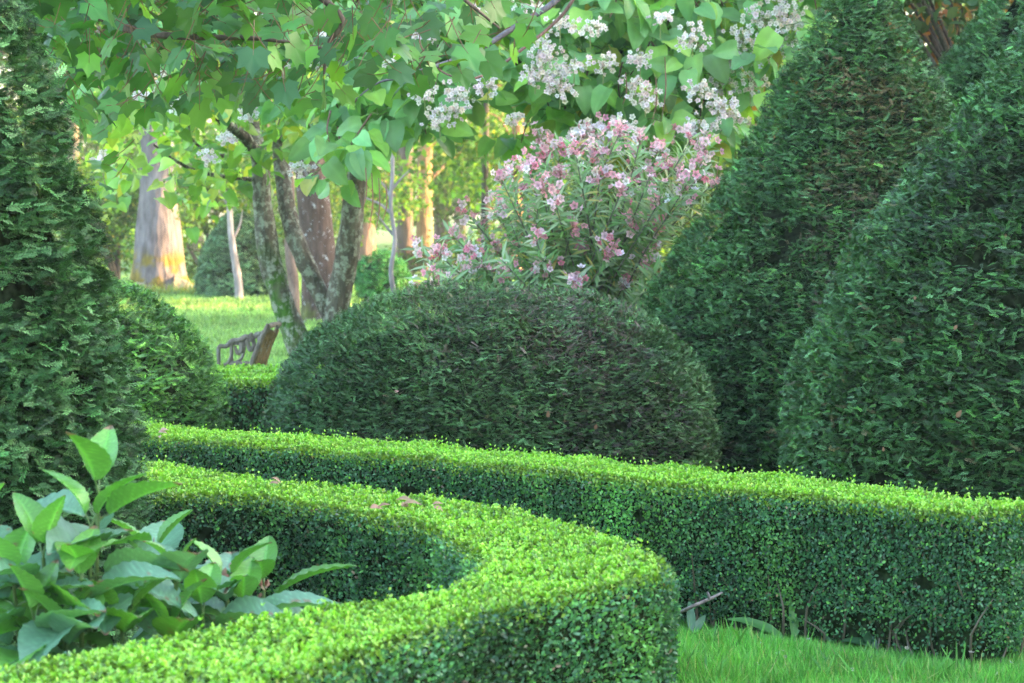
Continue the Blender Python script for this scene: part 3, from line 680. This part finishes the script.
# ------------------------------------------------------------------ oleander
ol = thing('oleander_shrub', 'tall flowering oleander with pink blossoms and narrow grey green leaves behind the dome', 'shrub', ((575-512)/FPX*13.7, 13.7, 0))
def oleander():
    lg = Geo(); sg = Geo(); bx0 = np.array([(575-512)/FPX*14.6, 14.6, 0])
    tips = [(418,250),(425,280),(440,255),(452,235),(468,215),(478,225),(460,270),(498,210),(502,180),(512,172),(520,190),(528,165),(540,185),(545,158),(560,175),(556,205),(536,240),(516,235),(497,250),(530,262),(548,268),(575,150),(585,135),(592,160),(606,140),(600,175),(620,132),(632,155),(640,140),(655,150),(650,175),(668,140),(672,165),(690,140),(700,160),(686,185),(705,148),(715,180),(660,200),(640,195),(622,190),(612,215),(635,225),(655,225),(590,200),(572,225),(580,250),(552,225),(536,215),(610,250),(630,262),(600,270),(470,250),(484,278),(505,272),(555,285),(575,280),(625,285),(650,260),(540,140),(560,150),(480,262),(440,285)]
    base_tips = list(tips)
    for (x, y) in base_tips[::2]: tips.append((x+random.uniform(-16, 16), y+random.uniform(5, 40)))
    fl = len(base_tips)
    for i, (x, y) in enumerate(tips):
        dd = rng.uniform(13.2, 14.3); tip = at(x, y, dd)
        foot = bx0+rng.normal(0, .12, 3)*np.array([1, 1, 0]); foot[2] = -.02
        midp = foot*.45+tip*.55+np.array([(foot[0]-tip[0])*.18, 0, .08])
        C = catmull([foot, midp, tip], 40); tube(sg, [foot, midp, tip], [.012, .007, .003], (.20, .19, .15), 5, 14)
        L = np.linalg.norm(tip-foot); nn_ = int(L*.78/.032)
        idx = np.linspace(9, 39, nn_).astype(int); T = unit(np.gradient(C, axis=0))
        for j in idx:
            K = 3; a = rng.random()*6.28+np.arange(K)*2.09
            e = rng.uniform(.35, .9)
            X = np.cross(T[j], [0, 1, .2]); X /= np.linalg.norm(X); Y = np.cross(T[j], X)
            o = X[None]*np.cos(a)[:, None]+Y[None]*np.sin(a)[:, None]
            d_ = unit(T[j]*e+o*.8+rnd(K)*.12); nrm = unit(T[j]*.8-o*.4)
            lg.inst(P_LANCE, np.tile(C[j], (K, 1)), frames(d_, nrm), rng.uniform(.085, .14, K), mixcol((.22, .34, .17), [(.16, .32, .10), (.30, .42, .24), (.45, .42, .14)], [.4, .35, .2, .05], K, .12))
        if i < fl or rng.random() < .25:
            g = Geo(); N = int(rng.integers(9, 24)); spread = rng.uniform(.7, 1.45)
            q = tip+np.array([0, -.02, .02])+rnd(N)*np.array([.035, .03, .035])*spread
            pink = mixcol((.88, .42, .50), [(.92, .64, .69), (.78, .25, .33), (.92, .84, .84)], [.36, .34, .1, .2], N, .1)
            g.inst(P_FLOWER, q, frames(rnd(N)+np.array([0, 0, .5]), rnd(N)*.7+np.array([0, -.8, .4])), rng.uniform(.034, .055, N), pink)
            for j in range(0, N, 3): tube(g, [tip-np.array([0, 0, .03]), q[j]], [.002, .0015], (.4, .2, .2), 4, 2)
            g.build('blossom_cluster', M_PETAL, ol)
    lg.build('leaves', foliage('oleander_leaves', .45, .4, .3, noise=8, var=.15), ol)
    sg.build('canes', M_TWIG, ol, True)
oleander()

# ------------------------------------------------------------------ bench
def bench():
    d = 17.5; k = d/FPX
    base = at(245, HOR+FPX*CAMH/d, d)
    b = thing('garden_bench', 'small weathered rustic wooden bench with curving branch armrest on the lawn', 'bench', base)
    c = (.20, .17, .15)
    ax = np.array([.05, .4, 0])    # long axis, away from the viewer
    def pt(x, y, t=0.0): return at(x, y, d)+ax*t
    for t in (0.0, 1.0):
        g = Geo(); tube(g, [pt(247,400,t), pt(250,368,t), pt(258,345,t), pt(268,324,t)], [.022, .02, .02, .017], c, 8, 14, .15); g.build('back_post', M_BENCH, b, True)
        g = Geo(); tube(g, [pt(252,340,t), pt(246,337,t), pt(240,340,t), pt(232,341,t), pt(226,346,t), pt(219,347,t), pt(218,358,t), pt(219,395,t)], [.02, .024, .02, .022, .017, .018, .015, .015], c, 8, 40, .25); g.build('armrest', M_BENCH, b, True)
        g = Geo(); tube(g, [pt(230,342,t), pt(231,352,t), pt(228,362,t), pt(221,366,t)], [.016, .013, .013, .011], c, 7, 20, .2)
        tube(g, [pt(240,341,t), pt(241,350,t), pt(237,353,t), pt(234,346,t)], [.014, .02, .017, .011], c, 7, 20, .2)
        tube(g, [pt(252,333,t), pt(247,340,t), pt(250,350,t), pt(254,344,t)], [.013, .02, .018, .012], c, 7, 20, .2); g.build('carved_brace', M_BENCH, b, True)
        g = Geo(); tube(g, [pt(216,370,t), pt(250,370,t)], [.02, .02], c, 8, 6, .1); g.build('seat_rail', M_BENCH, b, True)
    for i in range(9):
        t = .08+i*.105
        g = Geo(); tube(g, [pt(251,370,t), pt(258,348,t), pt(266,332-2*math.sin(i*.8),t)], [.026, .024, .021], (.22, .16, .09), 6, 10, .15); g.build('back_slat', M_BENCH, b, True)
    for i in range(5):
        x = 220+i*7
        g = Geo(); tube(g, [pt(x,367,-.02), pt(x,367,1.02)], [.022, .022], (.24, .2, .17), 6, 12, .1); g.build('seat_slat', M_BENCH, b, True)
    g = Geo(); tube(g, [pt(267,327,-.02), pt(267,326,.5), pt(267,327,1.02)], [.02, .022, .02], c, 8, 14, .12); g.build('top_rail', M_BENCH, b, True)
bench()

# ------------------------------------------------------------------ trees of the lawn and the wood
def crown_leaves(g, centres, radii, N, size, pal, proto=P_CARD, flat=.7):
    centres = np.array(centres); radii = np.array(radii); w_ = radii**2; w_ = w_/w_.sum()
    i = rng.choice(len(centres), N, p=w_); u = unit(rnd(N)); rr_ = radii[i]*(rng.random(N)**.45)
    pos = centres[i]+u*rr_[:, None]*np.array([1, 1, flat])
    kp = vnoise(pos, 1.3, 12) > -.12
    pos = pos[kp]; N = len(pos); i = i[kp]
    tone = np.exp(.35*vnoise(centres, .7, 5))[i]
    d_ = unit(rnd(N)+np.array([0, 0, -.3])); nn = unit(rnd(N)*.7+np.array([0, 0, .8]))
    g.inst(proto, pos, frames(d_, nn), rng.uniform(.7, 1.3, N)*size, mixcol(*pal, N, .2)*tone[:, None])
def tree(name, label, x, y, h, r0, pal, barkcol, bm, group=None, crown_z=2.0, spread=3.0, N=14000, leaf=.14, lean=0.0, nb=12, flare=1.5, trunk_pts=None, nclump=40, cat_='tree'):
    root = thing(name, label, cat_, (x, y, 0), group)
    g = Geo()
    tp = trunk_pts or [(x, y, -.1), (x+lean*.1, y, h*.12), (x+lean*.35, y, h*.35), (x+lean*.7, y+.1, h*.65), (x+lean, y, h*.95)]
    rr_ = [r0*flare, r0*1.02, r0*.88, r0*.6, r0*.2] if not trunk_pts else list(np.linspace(r0*1.0, r0*.3, len(tp)))
    tube(g, tp, rr_, barkcol, 16, 40, .1, trunkcol(barkcol)); g.build('trunk', bm, root, True)
    cs=[]; rs=[]; bg = Geo(); C = catmull(tp, 60)
    for i in range(nb):
        t = rng.uniform(max(.12, crown_z/h), .95); p = C[int(t*59)]; a = rng.random()*6.28; L = spread*(1-.45*t)*rng.uniform(.6, 1.1)
        e = p+np.array([math.cos(a)*L, math.sin(a)*L, L*rng.uniform(-.05, .5)])
        m_ = (p+e)/2+np.array([0, 0, .15*L])
        tube(bg, [p, m_, e], [r0*.28*(1.1-t), r0*.16, r0*.04], barkcol, 6, 10)
        for q in (m_, e, (m_+e)/2): cs.append(q+rng.normal(0, .3, 3)); rs.append(rng.uniform(.45, 1.0)*spread*.33)
    bg.build('branches', bm, root, True)
    cs = np.array(cs)
    lg = Geo(); crown_leaves(lg, cs, rs, N, leaf, pal); lg.build('crown', M_FAR, root)
    return root
YG = ((.08, .20, .035), [(.13, .27, .04), (.05, .13, .03), (.22, .26, .05)], [.4, .3, .2, .1])
MG = ((.07, .15, .03), [(.11, .2, .035), (.05, .11, .03)], [.5, .3, .2])
DG = ((.04, .09, .025), [(.06, .13, .03)], [.6, .4])
# big oak
ox, oy = (160-512)/FPX*42, 42.0; ko = 42/FPX
oak = thing('oak_tree', 'massive grey barked tree on the lawn, its trunk glowing orange on the right side', 'tree', (ox, oy, 0))
g = Geo()
def oakflare(t, a): return 1+ (np.clip(1-t/.12, 0, 1)**2)*(.5+.4*np.sin(a*5+1.0))
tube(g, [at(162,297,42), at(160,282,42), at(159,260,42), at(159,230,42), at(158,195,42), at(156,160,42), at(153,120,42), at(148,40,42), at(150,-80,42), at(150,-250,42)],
     [30*ko, 29*ko, 25*ko, 22*ko, 18*ko, 15*ko, 13*ko, 11*ko, 9*ko, 5*ko], (.165, .145, .15), 44, 160, .12, trunkcol((.165, .145, .15), moss=(.20, .15, .03), zr=(-1, .85), amt=.55), oakflare)  # yellow moss at the base; its orange tint also paints in sun glow
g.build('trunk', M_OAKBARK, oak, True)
for (pts, r_) in (([(176,296),(186,293),(200,297)], .22), ([(148,296),(138,294),(128,299)], .2), ([(165,298),(170,300),(176,305)], .2)):
    g = Geo(); tube(g, [at(x, y-6+3*j, 42-.35) for j, (x, y) in enumerate(pts)], [r_*1.2, r_*.8, r_*.2], (.28, .25, .16), 12, 14, .15); g.build('root', M_OAKBARK, oak, True)
bg = Geo(); cs=[]; rs=[]
for i in range(22):
    a = rng.random()*6.28; L = rng.uniform(2, 4.5); z = rng.uniform(3.2, 9); p = np.array([ox-.1, oy, z]); e = p+np.array([math.cos(a)*L, math.sin(a)*L, rng.uniform(-.6, 1.2)])
    m_ = (p+e)/2+np.array([0, 0, .4]); tube(bg, [p, m_, e], [.12, .07, .02], (.2, .18, .16), 6, 10)
    for q in (m_, e): cs.append(q+rng.normal(0, .4, 3)); rs.append(rng.uniform(.7, 1.5))
for (x, y, r_) in ((196,175,.6),(205,205,.45),(188,150,.8),(215,150,.8),(120,150,.8),(110,190,.7),(198,232,.35)):
    cs.append(at(x, y, 42.3)); rs.append(r_)
bg.build('branches', M_OAKBARK, oak, True)
lg = Geo(); crown_leaves(lg, cs, rs, 26000, .12, YG); lg.build('crown', M_FAR, oak)

# lichen trunk
dC = 31.0; kc = dC/FPX
t_ = thing('chestnut_tree', 'reddish brown trunk dotted with white lichen behind the catalpa stems', 'tree', at(320, HOR+FPX*CAMH/dC, dC))
g = Geo(); tube(g, [at(322,326,dC), at(321,300,dC), at(319,265,dC), at(316,225,dC), at(312,180,dC), at(308,120,dC), at(305,0,dC), at(305,-120,dC)], [23*kc, 20*kc, 18*kc, 17*kc, 16*kc, 13*kc, 10*kc, 6*kc], (.10, .065, .052), 20, 70, .10, trunkcol((.10, .065, .052), moss=(.10, .11, .03), zr=(-1, .35), amt=.5))
g.build('trunk', M_LICHEN, t_, True)
lg = Geo(); cs = [at(rng.uniform(180, 460), rng.uniform(-150, 130), dC+rng.uniform(-2, 2)) for _ in range(40)]
bg = Geo()
for q in cs[:20]: tube(bg, [at(309, 60, dC), (q+at(309, 40, dC))/2+np.array([0, 0, .2]), q], [.06, .04, .015], (.15, .10, .08), 6, 8)
bg.build('branches', M_LICHEN, t_, True)
crown_leaves(lg, cs, [.6]*40, 12000, .11, YG); lg.build('crown', M_FAR, t_)
# slim stems
def slim(name, label, x, pts, d_, w_, colr, m_, leafz=None, pal=YG, branches=()):
    root = thing(name, label, 'tree', at(x, HOR+FPX*CAMH/d_, d_)); k_ = d_/FPX
    g = Geo(); tube(g, [at(a, b, d_) for a, b in pts], list(np.linspace(w_*k_*.55, w_*k_*.32, len(pts))), colr, 10, 50, .12, trunkcol(colr)); g.build('trunk', m_, root, True)
    if branches:
        for br in branches:
            g = Geo(); tube(g, [at(a, b, d_) for a, b in br], [1.6*k_, 1.1*k_, .5*k_][:len(br)] if len(br) <= 3 else list(np.linspace(1.8*k_, .5*k_, len(br))), colr, 6, 16, .1); g.build('branch', m_, root, True)
    cs = [at(pts[-1][0]+rng.uniform(-45, 45), pts[-1][1]+rng.uniform(-60, 25), d_+rng.uniform(-1, 1)) for _ in range(14)]
    lg = Geo(); crown_leaves(lg, cs, [.35]*14, 1500, .09, pal); lg.build('crown', M_FAR, root)
    return root
slim('young_tree', 'slender pale crooked stem in front of the small distant yew cone', 239, [(239,299),(238,280),(234,255),(231,230),(230,207),(228,190)], 38.5, 8, (.30, .26, .26), M_PALEBARK, branches=[[(233,240),(240,225),(243,210)], [(230,208),(222,195),(215,185)]])
slim('young_tree', 'slim brown stem with a pinkish lit edge just left of the lichen trunk', 293, [(295,330),(294,290),(290,250),(291,210),(290,170),(289,120)], 29, 11, (.22, .15, .12), M_TWIG)
slim('birch_tree', 'thin whitish birch stem with bare side twigs right of the catalpa', 393, [(392,330),(394,298),(391,270),(395,240),(391,205),(393,165),(390,110),(390,60)], 26, 5, (.24, .21, .22), M_PALEBARK, branches=[[(392,214),(380,204),(366,198),(350,188)], [(392,200),(384,185),(374,178)], [(392,190),(402,178),(410,170)], [(393,235),(383,222),(376,212)]])

# trunks of the wood edge that can be told apart
woodspec = [(405,7.5,52,(.12,.09,.08),'dark straight trunk of the wood edge above the round bush'),
            (424,8,56,(.30,.18,.10),'orange brown trunk of the wood edge right of the dark straight one'),
            (366,9,60,(.22,.14,.11),'reddish trunk of the wood edge right of the catalpa stems'),
            (515,7.5,50,(.26,.15,.09),'brown sunlit trunk behind the left part of the oleander'),
            (484,3.6,40,(.08,.07,.06),'thin dark forked trunk above the left flowers of the oleander'),
            (610,15,47,(.38,.34,.36),'wide pale grey trunk half hidden by the oleander'),
            (460,6,66,(.42,.34,.25),'pale sunlit trunk seen left of the oleander, deep in the wood')]
for (px, w_, d_, c_, lab) in woodspec:
    x = (px-512)/FPX*d_
    tree('woodland_tree', lab, x, d_, 11, w_*d_/FPX, YG, c_, M_OAKBARK, 'trees at the edge of the wood', crown_z=2.6, spread=3.2, N=9000, leaf=.13, lean=rng.uniform(-.3, .3), flare=1.25)
# prototypes of wood trees behind, copied
rngp = []
for pal_, c_, lab in ((YG, (.30, .24, .16), 'yellow green sunlit tree deep in the wood behind the lawn'), (MG, (.16, .13, .10), 'mid green tree deep in the wood behind the lawn'), (DG, (.12, .10, .08), 'dark leafy tree deep in the wood behind the lawn')):
    rngp.append(tree('woodland_tree', lab, 0, 0, 13, .2, pal_, c_, M_OAKBARK, 'trees deep in the wood', crown_z=1.2, spread=4.2, N=14000, leaf=.17, nb=20, lean=.3))
spots = []
for i in range(30):
    d_ = rng.uniform(62, 105); px = -80+i*40+rng.uniform(-18, 18)
    spots.append((px, d_))
used = [False]*3
for i, (px, d_) in enumerate(spots):
    kk = [0, 1, 0, 2, 0, 1, 1][i % 7]
    if px > 600: kk = [0, 1, 1, 2][i % 4]
    o = rngp[kk] if not used[kk] else copy_tree(rngp[kk]); used[kk] = True
    o.location = ((px-512)/FPX*d_, d_, 0); o.rotation_euler = (0, 0, rng.random()*6.28); s_ = rng.uniform(.85, 1.25); o.scale = (s_, s_, s_)
# undergrowth shrubs at the wood edge
def bushy(name, label, px, d_, w_, h_, pal_, N=5000, leaf=.1, group='shrubs below the wood', base_z=0, m_=None):
    x = (px-512)/FPX*d_
    root = thing(name, label, 'shrub', (x, d_, 0), group)
    g = Geo(); cs = []
    for i in range(9):
        e = np.array([x+rng.normal(0, w_*.3), d_+rng.normal(0, w_*.3), h_*rng.uniform(.35, .85)])
        tube(g, [(x, d_, -.05), ((x+e[0])/2, (d_+e[1])/2, e[2]*.6), e], [.05, .03, .01], (.13, .10, .08), 5, 8); cs.append(e)
    g.build('stems', M_TWIG, root, True)
    for i in range(12): cs.append(np.array([x+rng.normal(0, w_*.32), d_+rng.normal(0, w_*.3), abs(rng.normal(h_*.4, h_*.3))]))
    lg = Geo(); crown_leaves(lg, cs, [w_*.26]*len(cs), N, leaf, pal_, flat=.9); lg.build('foliage', m_ or M_FAR, root)
    return root
bushy('wood_shrub', 'dark leafy shrub right of the massive grey trunk', 210, 47, 2.4, 2.6, MG, 9000, .1)
bushy('wood_shrub', 'yellowish shrub left of the massive grey trunk beside the shaggy yew', 118, 47, 2.0, 2.2, YG, 7000, .1)
bushy('wood_shrub', 'mid green undergrowth shrub behind the small distant yew cone', 283, 56, 2.0, 1.5, YG, 4000, .1)
bushy('wood_shrub', 'low shrub behind the left side of the oleander', 470, 52, 2.0, 1.0, MG, 6000, .1)
bushy('wood_shrub', 'tall shrub filling the gap behind the oleander right of the pale trunk', 660, 40, 3.2, 3.4, MG, 12000, .12)
bushy('wood_shrub', 'tall green shrub behind the centre cone', 780, 33, 3.0, 4.6, MG, 14000, .13)
# magnolia with rusty leaf undersides
mag = thing('magnolia_tree', 'magnolia with glossy leaves showing orange brown undersides between the cones at the top', 'tree', ((985-512)/FPX*22, 22, 0))
g = Geo(); mx0 = (985-512)/FPX*22
tube(g, [(mx0, 22, -.1), (mx0, 22, 2), (mx0+.1, 22, 4.2)], [.12, .1, .04], (.16, .14, .12), 10, 20, .1); g.build('trunk', M_TWIG, mag, True)
lg = Geo(); N = 5600; cs = np.array([at(rng.uniform(780, 1040), rng.uniform(-90, 130), 22+rng.uniform(-1.2, 1.2)) for _ in range(60)])
bg = Geo()
for q in cs: tube(bg, [(mx0, 22, 2.0), (np.array([mx0, 22, 2.4])+q)/2, q], [.03, .02, .008], (.16, .13, .1), 5, 7)
bg.build('branches', M_TWIG, mag, True)
pos = cs[rng.integers(0, 60, N)]+rnd(N)*.2
lg.inst(P_LEAF, pos, frames(rnd(N)+np.array([0, 0, .4]), rnd(N)), rng.uniform(.1, .18, N), mixcol((.07, .15, .05), [(.38, .16, .03), (.12, .2, .06), (.5, .28, .05)], [.42, .2, .28, .1], N, .15))
lg.build('leaves', M_BROAD, mag)

# added hedge out of view, only to keep the low sun off the garden
def screen():
    root = thing('sun_blocker_hedge', 'unseen tall hedge added outside the frame to block the low sun', 'hedge', (14.2, 10, 0))
    x0, x1, y0, y1, h_ = 13.5, 15, -14, 33.5, 7.2
    nu, nv = 120, 24
    def face(o, u, v, nrm):
        U, W_ = np.meshgrid(np.linspace(0, 1, nu), np.linspace(0, 1, nv)); P = np.array(o)+U[..., None]*np.array(u)+W_[..., None]*np.array(v)
        return P+vnoise(P, .8)[..., None]*.3*np.array(nrm)
    g = Geo()
    for o, u, v, nn in (((x0, y0, -.1), (0, y1-y0, 0), (0, 0, h_), (-1, 0, 0)), ((x1, y0, -.1), (0, y1-y0, 0), (0, 0, h_), (1, 0, 0)), ((x0, y0, h_-.1), (0, y1-y0, 0), (x1-x0, 0, 0), (0, 0, 1)), ((x0, y0, -.1), (x1-x0, 0, 0), (0, 0, h_), (0, -1, 0)), ((x0, y1, -.1), (x1-x0, 0, 0), (0, 0, h_), (0, 1, 0))):
        g.add(face(o, u, v, nn).reshape(-1, 3), grid_faces(nu, nv), np.array([.05, .11, .03]))
    g.build('inner_twigs', M_FAR, root)
    lg = Geo(); N = 16000; pos = np.c_[np.full(N, x0-.1)+rng.normal(0, .12, N), rng.uniform(y0, y1, N), rng.uniform(0, h_, N)]
    lg.inst(P_CARD, pos, frames(rnd(N), rnd(N)+np.array([-1, 0, .5])), rng.uniform(.1, .2, N), mixcol(*MG, N, .2)); lg.build('foliage', M_FAR, root)
screen()

# ------------------------------------------------------------------ small things
# dead stick leaning at the hedge foot
g = Geo(); tube(g, [on(668, 622, .02), at(692,610,8.0), at(710,602,8.02), at(724,595,8.05)], [.006, .0065, .006, .004], (.34, .27, .24), 7, 16, .1)
tube(g, [at(711,602,8.0), at(710,597,7.98), at(709,594,7.97)], [.004, .006, .002], (.38, .32, .34), 6, 6)
single(g, 'dead_twig', M_TWIG, 'bare dead twig leaning against the foot of the long hedge', 'twig', on(668, 622, .02), smooth=True)
def weed(label, px, py, leaves, col):
    b = on(px, py, 0); g = Geo()
    for (a, el, L, W, dr) in leaves:
        d_ = np.array([math.cos(a)*math.cos(el), math.sin(a)*math.cos(el), math.sin(el)]); nn = np.array([0, -1, .6]) if el > .8 else np.array([0, -.3, 1])
        pr = leafgrid(lambda t: W*.75*(math.sin(math.pi*(t*.85+.08))**.9)+.002, 8, .3, dr, 2, .01)
        g.inst(pr, b[None]+np.array([[0, -.03, .01]]), frames(d_[None], nn[None]), L*1.35, np.array([col])*random.uniform(.8, 1.2))
    single(g, 'weed_plant', M_HYD, label, 'weed', b, 'weeds at the foot of the hedge', smooth=True)
weed('upright strap leaved weed growing at the foot of the long hedge', 795, 642, [(1.2, 1.45, .17, .12, .1), (.2, 1.1, .11, .12, .3)], (.10, .27, .06))
weed('arching broad leaved weed left of the upright strap leaved one', 785, 646, [(2.9, .75, .14, .2, .5), (3.5, .4, .09, .25, .4), (2.2, .5, .1, .22, .4)], (.09, .23, .06))
weed('bluish ivy like weed leaves by the soil near the middle of the long hedge', 832, 646, [(1.2, 1.0, .09, .22, .3), (2.2, 1.1, .08, .25, .3), (.5, .6, .08, .25, .3)], (.06, .15, .06))
weed('dark weed leaves below the hollow at the hedge foot', 875, 652, [(2.0, 1.1, .08, .35, .3), (.9, .9, .09, .35, .3), (2.8, .4, .08, .3, .3)], (.05, .13, .05))
weed('pale green weed leaf standing in the grass at the right', 952, 662, [(1.9, 1.2, .07, .24, .5), (.4, .5, .06, .3, .3), (2.8, .6, .06, .25, .3)], (.10, .26, .08))
weed('small weed at the hedge foot beside the dead twig', 693, 640, [(1.6, 1.2, .10, .15, .5), (.6, .9, .07, .2, .3)], (.12, .24, .12))
weed('light weed leaf in the grass at the far right below the hedge end', 1008, 660, [(2.6, .5, .08, .3, .3), (.5, .5, .08, .3, .3)], (.10, .26, .08))
# fallen leaves and blossoms
def fallen(label, p, size, col, nrm=(0, -.6, .8), dirv=(1, 0, .2), name='fallen_leaf', cat_='fallen leaf', n=1):
    g = Geo(); p = np.array(p)
    for q in range(n):
        dv = np.array(dirv)+rng.normal(0, .4, 3); g.inst(leafgrid(lambda a: .3*math.sin(math.pi*a**.85)+.003, 5, .5, .4, 1), (p+rng.normal(0, size*.25, 3)*(n > 1))[None], frames(dv[None], np.array(nrm)[None]+rng.normal(0, .2, 3)), size, np.array([col])*random.uniform(.85, 1.1))
    single(g, name, M_PETAL, label, cat_, p, 'fallen leaves and blossoms')
T = H+.03
fallen('withered pink blossom lying on the left end of the long hedge', on(158, 432, T), .04, (.45, .33, .28), (0, -.3, 1), n=3, name='fallen_blossom', cat_='blossom')
fallen('withered pink blossom on the hairpin hedge, left of the other two', on(372, 513, T), .045, (.5, .3, .22), (0, -.3, 1), n=2, name='fallen_blossom', cat_='blossom')
fallen('withered pink blossom on the hairpin hedge, largest of three', on(397, 502, T), .06, (.42, .30, .2), (0, -.3, 1), n=3, name='fallen_blossom', cat_='blossom')
fallen('small dry blossom on the hairpin hedge beside the largest one', on(429, 507, T), .035, (.45, .3, .22), (0, -.3, 1), n=2, name='fallen_blossom', cat_='blossom')
fallen('small dry leaf on the far arm of the hairpin hedge near the shrub', on(268, 483, T), .04, (.45, .3, .22), (0, -.3, 1), n=2)
for (x, y, dd, s_, lab) in ((958,418,8.55,.055,'dry curled leaf caught low on the dark right cone'),(984,237,9.0,.05,'brown leaf caught high on the dark right cone'),(1005,238,8.95,.03,'small brown leaf right of the high one on the dark right cone'),(915,300,8.9,.035,'pale leaf with a tail caught in the middle of the dark right cone'),(955,330,8.75,.04,'tan leaf below the middle of the dark right cone'),(885,452,8.6,.03,'tiny tan leaf near the foot of the dark right cone'),
                        (394,392,10.5,.035,'pink petal caught on the front of the broad yew dome'),(548,418,10.35,.05,'brown leaf caught low on the front of the broad yew dome'),(595,430,10.4,.045,'dull brown leaf low on the right of the broad yew dome')):
    fallen(lab, at(x, y, dd+.04), s_*.6, (.24, .14, .08) if 'pink' not in lab else (.75, .4, .4), (0, -1, .2), (.3, 0, .9))
g = Geo(); N = 14; q = np.array([on(x, y, .055) for x, y in zip(rng.uniform(680, 1020, N), rng.uniform(640, 682, N))])
g.inst(P_FLOWER, q, frames(rnd(N)+0, rnd(N)*.4+np.array([0, -.5, 1])), rng.uniform(.012, .022, N), mixcol((.75, .72, .7), [(.6, .5, .45)], [.8, .2], N, .1))
pp = g.build('fallen_petals', M_PETAL); pp['kind'] = 'stuff'; pp['category'] = 'petals'; pp['label'] = 'pale petals scattered in the grass below the hedge'

def haze():
    m, nt, out = mat('hazy_air'); v = nt.nodes.new('ShaderNodeVolumePrincipled')
    v.inputs['Color'].default_value = (.95, .95, .93, 1); v.inputs['Density'].default_value = .0008; v.inputs['Anisotropy'].default_value = .2
    nt.links.new(v.outputs[0], out.inputs['Volume'])
    X0, X1, Y0, Y1, Z0, Z1 = -610, 610, -610, 610, -1, 18
    me = bpy.data.meshes.new('haze'); V = [(x, y, z) for z in (Z0, Z1) for y in (Y0, Y1) for x in (X0, X1)]
    me.from_pydata(V, [], [(0,2,3,1),(4,5,7,6),(0,1,5,4),(2,6,7,3),(0,4,6,2),(1,3,7,5)]); me.materials.append(m)
    o = bpy.data.objects.new('haze', me); COL.objects.link(o); o['kind'] = 'stuff'; o['category'] = 'haze'; o['label'] = 'thin pale summer haze over the whole garden'
haze()
for o in bpy.data.objects:
    if '_o' in o: del o['_o']

# ------------------------------------------------------------------ light
SUN_EL, SUN_AZ = R(15), R(86)      # azimuth measured clockwise from +Y: sun to the right
ws = bpy.data.worlds.new('World'); sc.world = ws; ws.use_nodes = True
nt = ws.node_tree; bgn = nt.nodes['Background']
sky = nt.nodes.new('ShaderNodeTexSky'); sky.sky_type = 'NISHITA'; sky.sun_disc = False
sky.sun_elevation = SUN_EL; sky.sun_rotation = SUN_AZ; sky.air_density = 1.0; sky.dust_density = 2.5; sky.ozone_density = .6
nt.links.new(sky.outputs[0], bgn.inputs[0]); bgn.inputs[1].default_value = .15
sl = bpy.data.lights.new('sun', 'SUN'); sl.energy = 2.0; sl.angle = R(.6); sl.color = (1, .56, .22)
so = bpy.data.objects.new('sun', sl); COL.objects.link(so)
to = Vector((math.sin(SUN_AZ)*math.cos(SUN_EL), math.cos(SUN_AZ)*math.cos(SUN_EL), math.sin(SUN_EL)))
so.rotation_euler = to.to_track_quat('Z', 'Y').to_euler(); so.location = (20, 5, 12)

# ------------------------------------------------------------------ camera
cam = bpy.data.cameras.new('camera'); co = bpy.data.objects.new('camera', cam); COL.objects.link(co); sc.camera = co
cam.sensor_width = 22.3; cam.lens = FPX*22.3/1024; cam.clip_end = 2000
pitch = math.atan((341.5-HOR)/FPX)
co.location = (0, 0, CAMH); co.rotation_euler = (R(90)-pitch, 0, 0)
cam.dof.use_dof = True; cam.dof.focus_distance = 9.3; cam.dof.aperture_fstop = 4.0

sc.render.engine = 'CYCLES'; sc.cycles.use_denoising = True; sc.cycles.denoising_prefilter = 'NONE'
sc.cycles.max_bounces = 7; sc.cycles.diffuse_bounces = 4; sc.cycles.transmission_bounces = 4; sc.cycles.glossy_bounces = 2
sc.view_settings.view_transform = 'Standard'; sc.view_settings.look = 'None'; sc.view_settings.gamma = 1
sc.view_settings.exposure = 3.55
